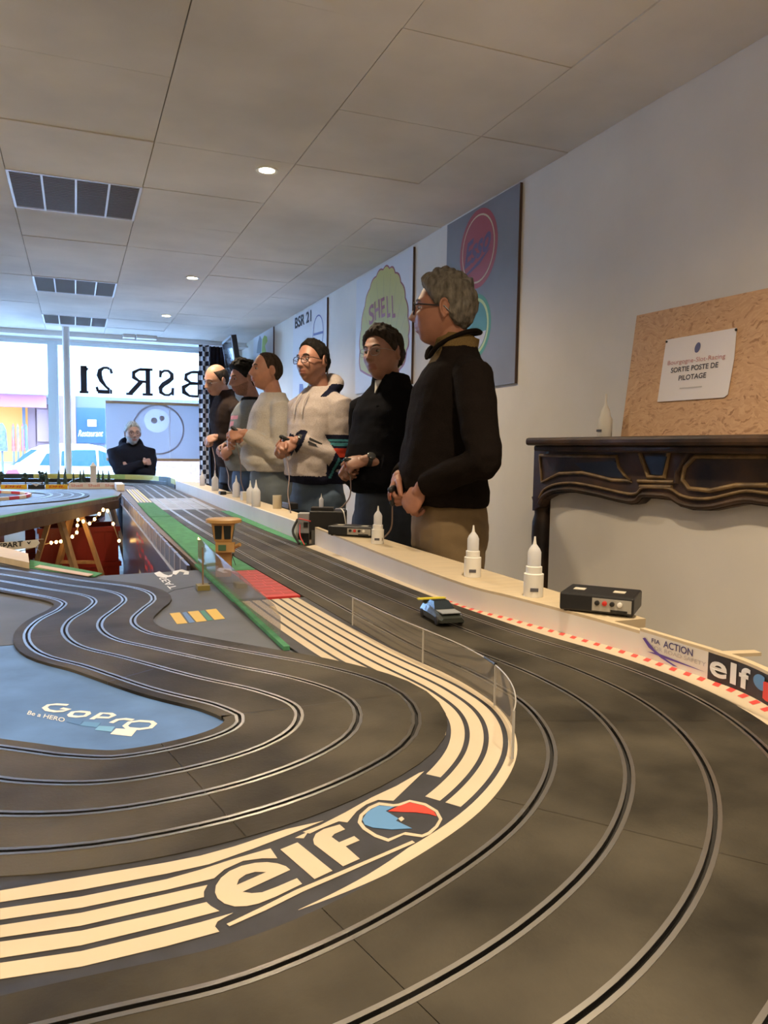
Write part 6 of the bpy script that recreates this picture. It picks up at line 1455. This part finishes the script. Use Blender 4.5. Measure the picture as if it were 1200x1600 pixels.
# 5 -- grey sweater with print
gs = fabric('sweater_grey', (.19, .20, .195)); gk = fabric('sweater_black', (.012, .012, .014)); pk = fabric('print_pink_cloth', (.50, .22, .26)); wh5 = fabric('print_white_cloth', (.55, .53, .55))
def reg5(ce, J):
    m = np.zeros(len(ce)); m[ce[:, 2] > 1.462] = 1; fr = ce[:, 1] > .07; x, z = ce[:, 0], ce[:, 2]
    m[fr & (np.abs(z-1.335) < .012) & (np.abs(x) < .085)] = 2; m[fr & (np.abs(z-1.285) < .022) & (np.abs(x) < .04)] = 2; m[fr & (np.abs(z-1.24) < .016) & (np.abs(x) < .07)] = 3; m[fr & (np.hypot(x+.04, (z-1.19)) < .05) & (np.hypot(x+.04, z-1.185) > .028)] = 1; return m
persons['e'] = person('e', 'man with thick black hair in grey printed sweater, behind the cream sweater', 391, 5.6, R(-96), 1.745, dict(
    vox=.006, bodyvox=.75, head=(6, 6, 0), hair=('full', (.010, .009, .009), .018, .3), topboost=.9, skin=(.36, .18, .13), fat=1.08, belly=.02, beard=(.25, .125, .09),
    wl=(-.11, .165, 1.11), wr=(.085, .16, 1.13), hdl=(.4, .7, -.5), hdr=(-.4, .75, -.4), bkl=(-.7, .4, .5), bkr=(.7, .4, .5),
    top=dict(name='sweater', mats=[gs, gk, pk, wh5], region=reg5, hem=.95, wr=.005, loose=1.05), bottom=denim4))
# 6 -- leaning bald man in dark jacket
jk = fabric('jacket_brown_black', (.032, .023, .022))
persons['f'] = person('f', 'bald man leaning forward in dark jacket beside the black curtain', 368, 6.3, R(-104), 1.80, dict(
    vox=.006, bodyvox=.75, head=(10, 18, -12), lean=.22, slean=-.06, hair=('bald', (.03, .025, .022), .007, .3), topboost=0, skin=(.46, .25, .18), fat=1.0, glasses=(.2, .17, .15), gw=.001, browcol=(.06, .045, .04),
    wl=(-.06, .17, 1.17), wr=(.05, .17, 1.16), hdl=(.4, .8, -.3), hdr=(-.4, .8, -.3), bkl=(-.6, .3, .7), bkr=(.6, .3, .7),
    top=dict(name='jacket', mats=[jk], hem=.93, collar='stand', wr=.006, loose=1.08), bottom=mat('trousers_navy', (.03, .036, .055), .85)))
# 7 -- seated man with folded arms by the window
nh = fabric('hoodie_dark_navy', (.011, .013, .022))
drop = .385
persons['g'] = person('g', 'grey-haired man with glasses and folded arms in navy hoodie before the window', 206, 8.45, R(176), 1.80, dict(
    vox=.0075, bodyvox=.7, lift=-drop, seated=.5, drop=drop, head=(6, -2, 0), hair=('full', (.36, .40, .42), .010, .35), topboost=.7, skin=(.36, .22, .18), beard=(.34, .32, .32), browcol=(.12, .12, .12), glasses=(.03, .03, .04), gw=.0014, fat=1.16, belly=.03,
    hdrop=.03, hfwd=.02, wl=(.085, .175, 1.25), wr=(-.095, .205, 1.285), hdl=(.75, -.65, .1), hdr=(-.75, -.62, .12), bkl=(.0, .9, .3), bkr=(.0, .9, .3), pole=(.75, .25, -.6), curl=(15, 15, 10),
    top=dict(name='hoodie', mats=[nh], hem=.93, hood=True, wr=.006, loose=1.15), bottom=denim3))
st = persons['g'][0].location; stl = empty('stool', (st.x, st.y, 0), 'round bar stool under the man with folded arms', 'stool')
MB().lathe([(.15, .445), (.16, .455), (.16, .475), (.15, .485)], seg=24).build('seat', black_m, stl, True)
for a in (45, 135, 225, 315): MB().beam((.10*math.cos(R(a)), .10*math.sin(R(a)), .445), (.17*math.cos(R(a)), .17*math.sin(R(a)), 0), .025).build('leg', black_m, stl)
# controllers with their leads
for k, lab, to in (('b', 'black hand controller held by the man in the black jumper', V(.985, 2.96, .8715)), ('c', 'black hand controller held by the man in the hooded sweatshirt', V(.95, 3.55, SZ+.002)), ('d', 'black hand controller held by the man in the cream sweater', V(.955, 4.62, SZ+.002)),
                   ('e', 'black hand controller held by the man in the grey printed sweater', V(.957, 5.045, SZ+.002)), ('f', 'black hand controller held by the leaning bald man', V(.96, 5.6, SZ+.002)), ('a', 'black hand controller held by the man in the brown fleece', V(.95, 2.45, SZ+.002))):
    controller(persons[k][0], persons[k][1], -1 if k != 'a' else 1, lab, to)
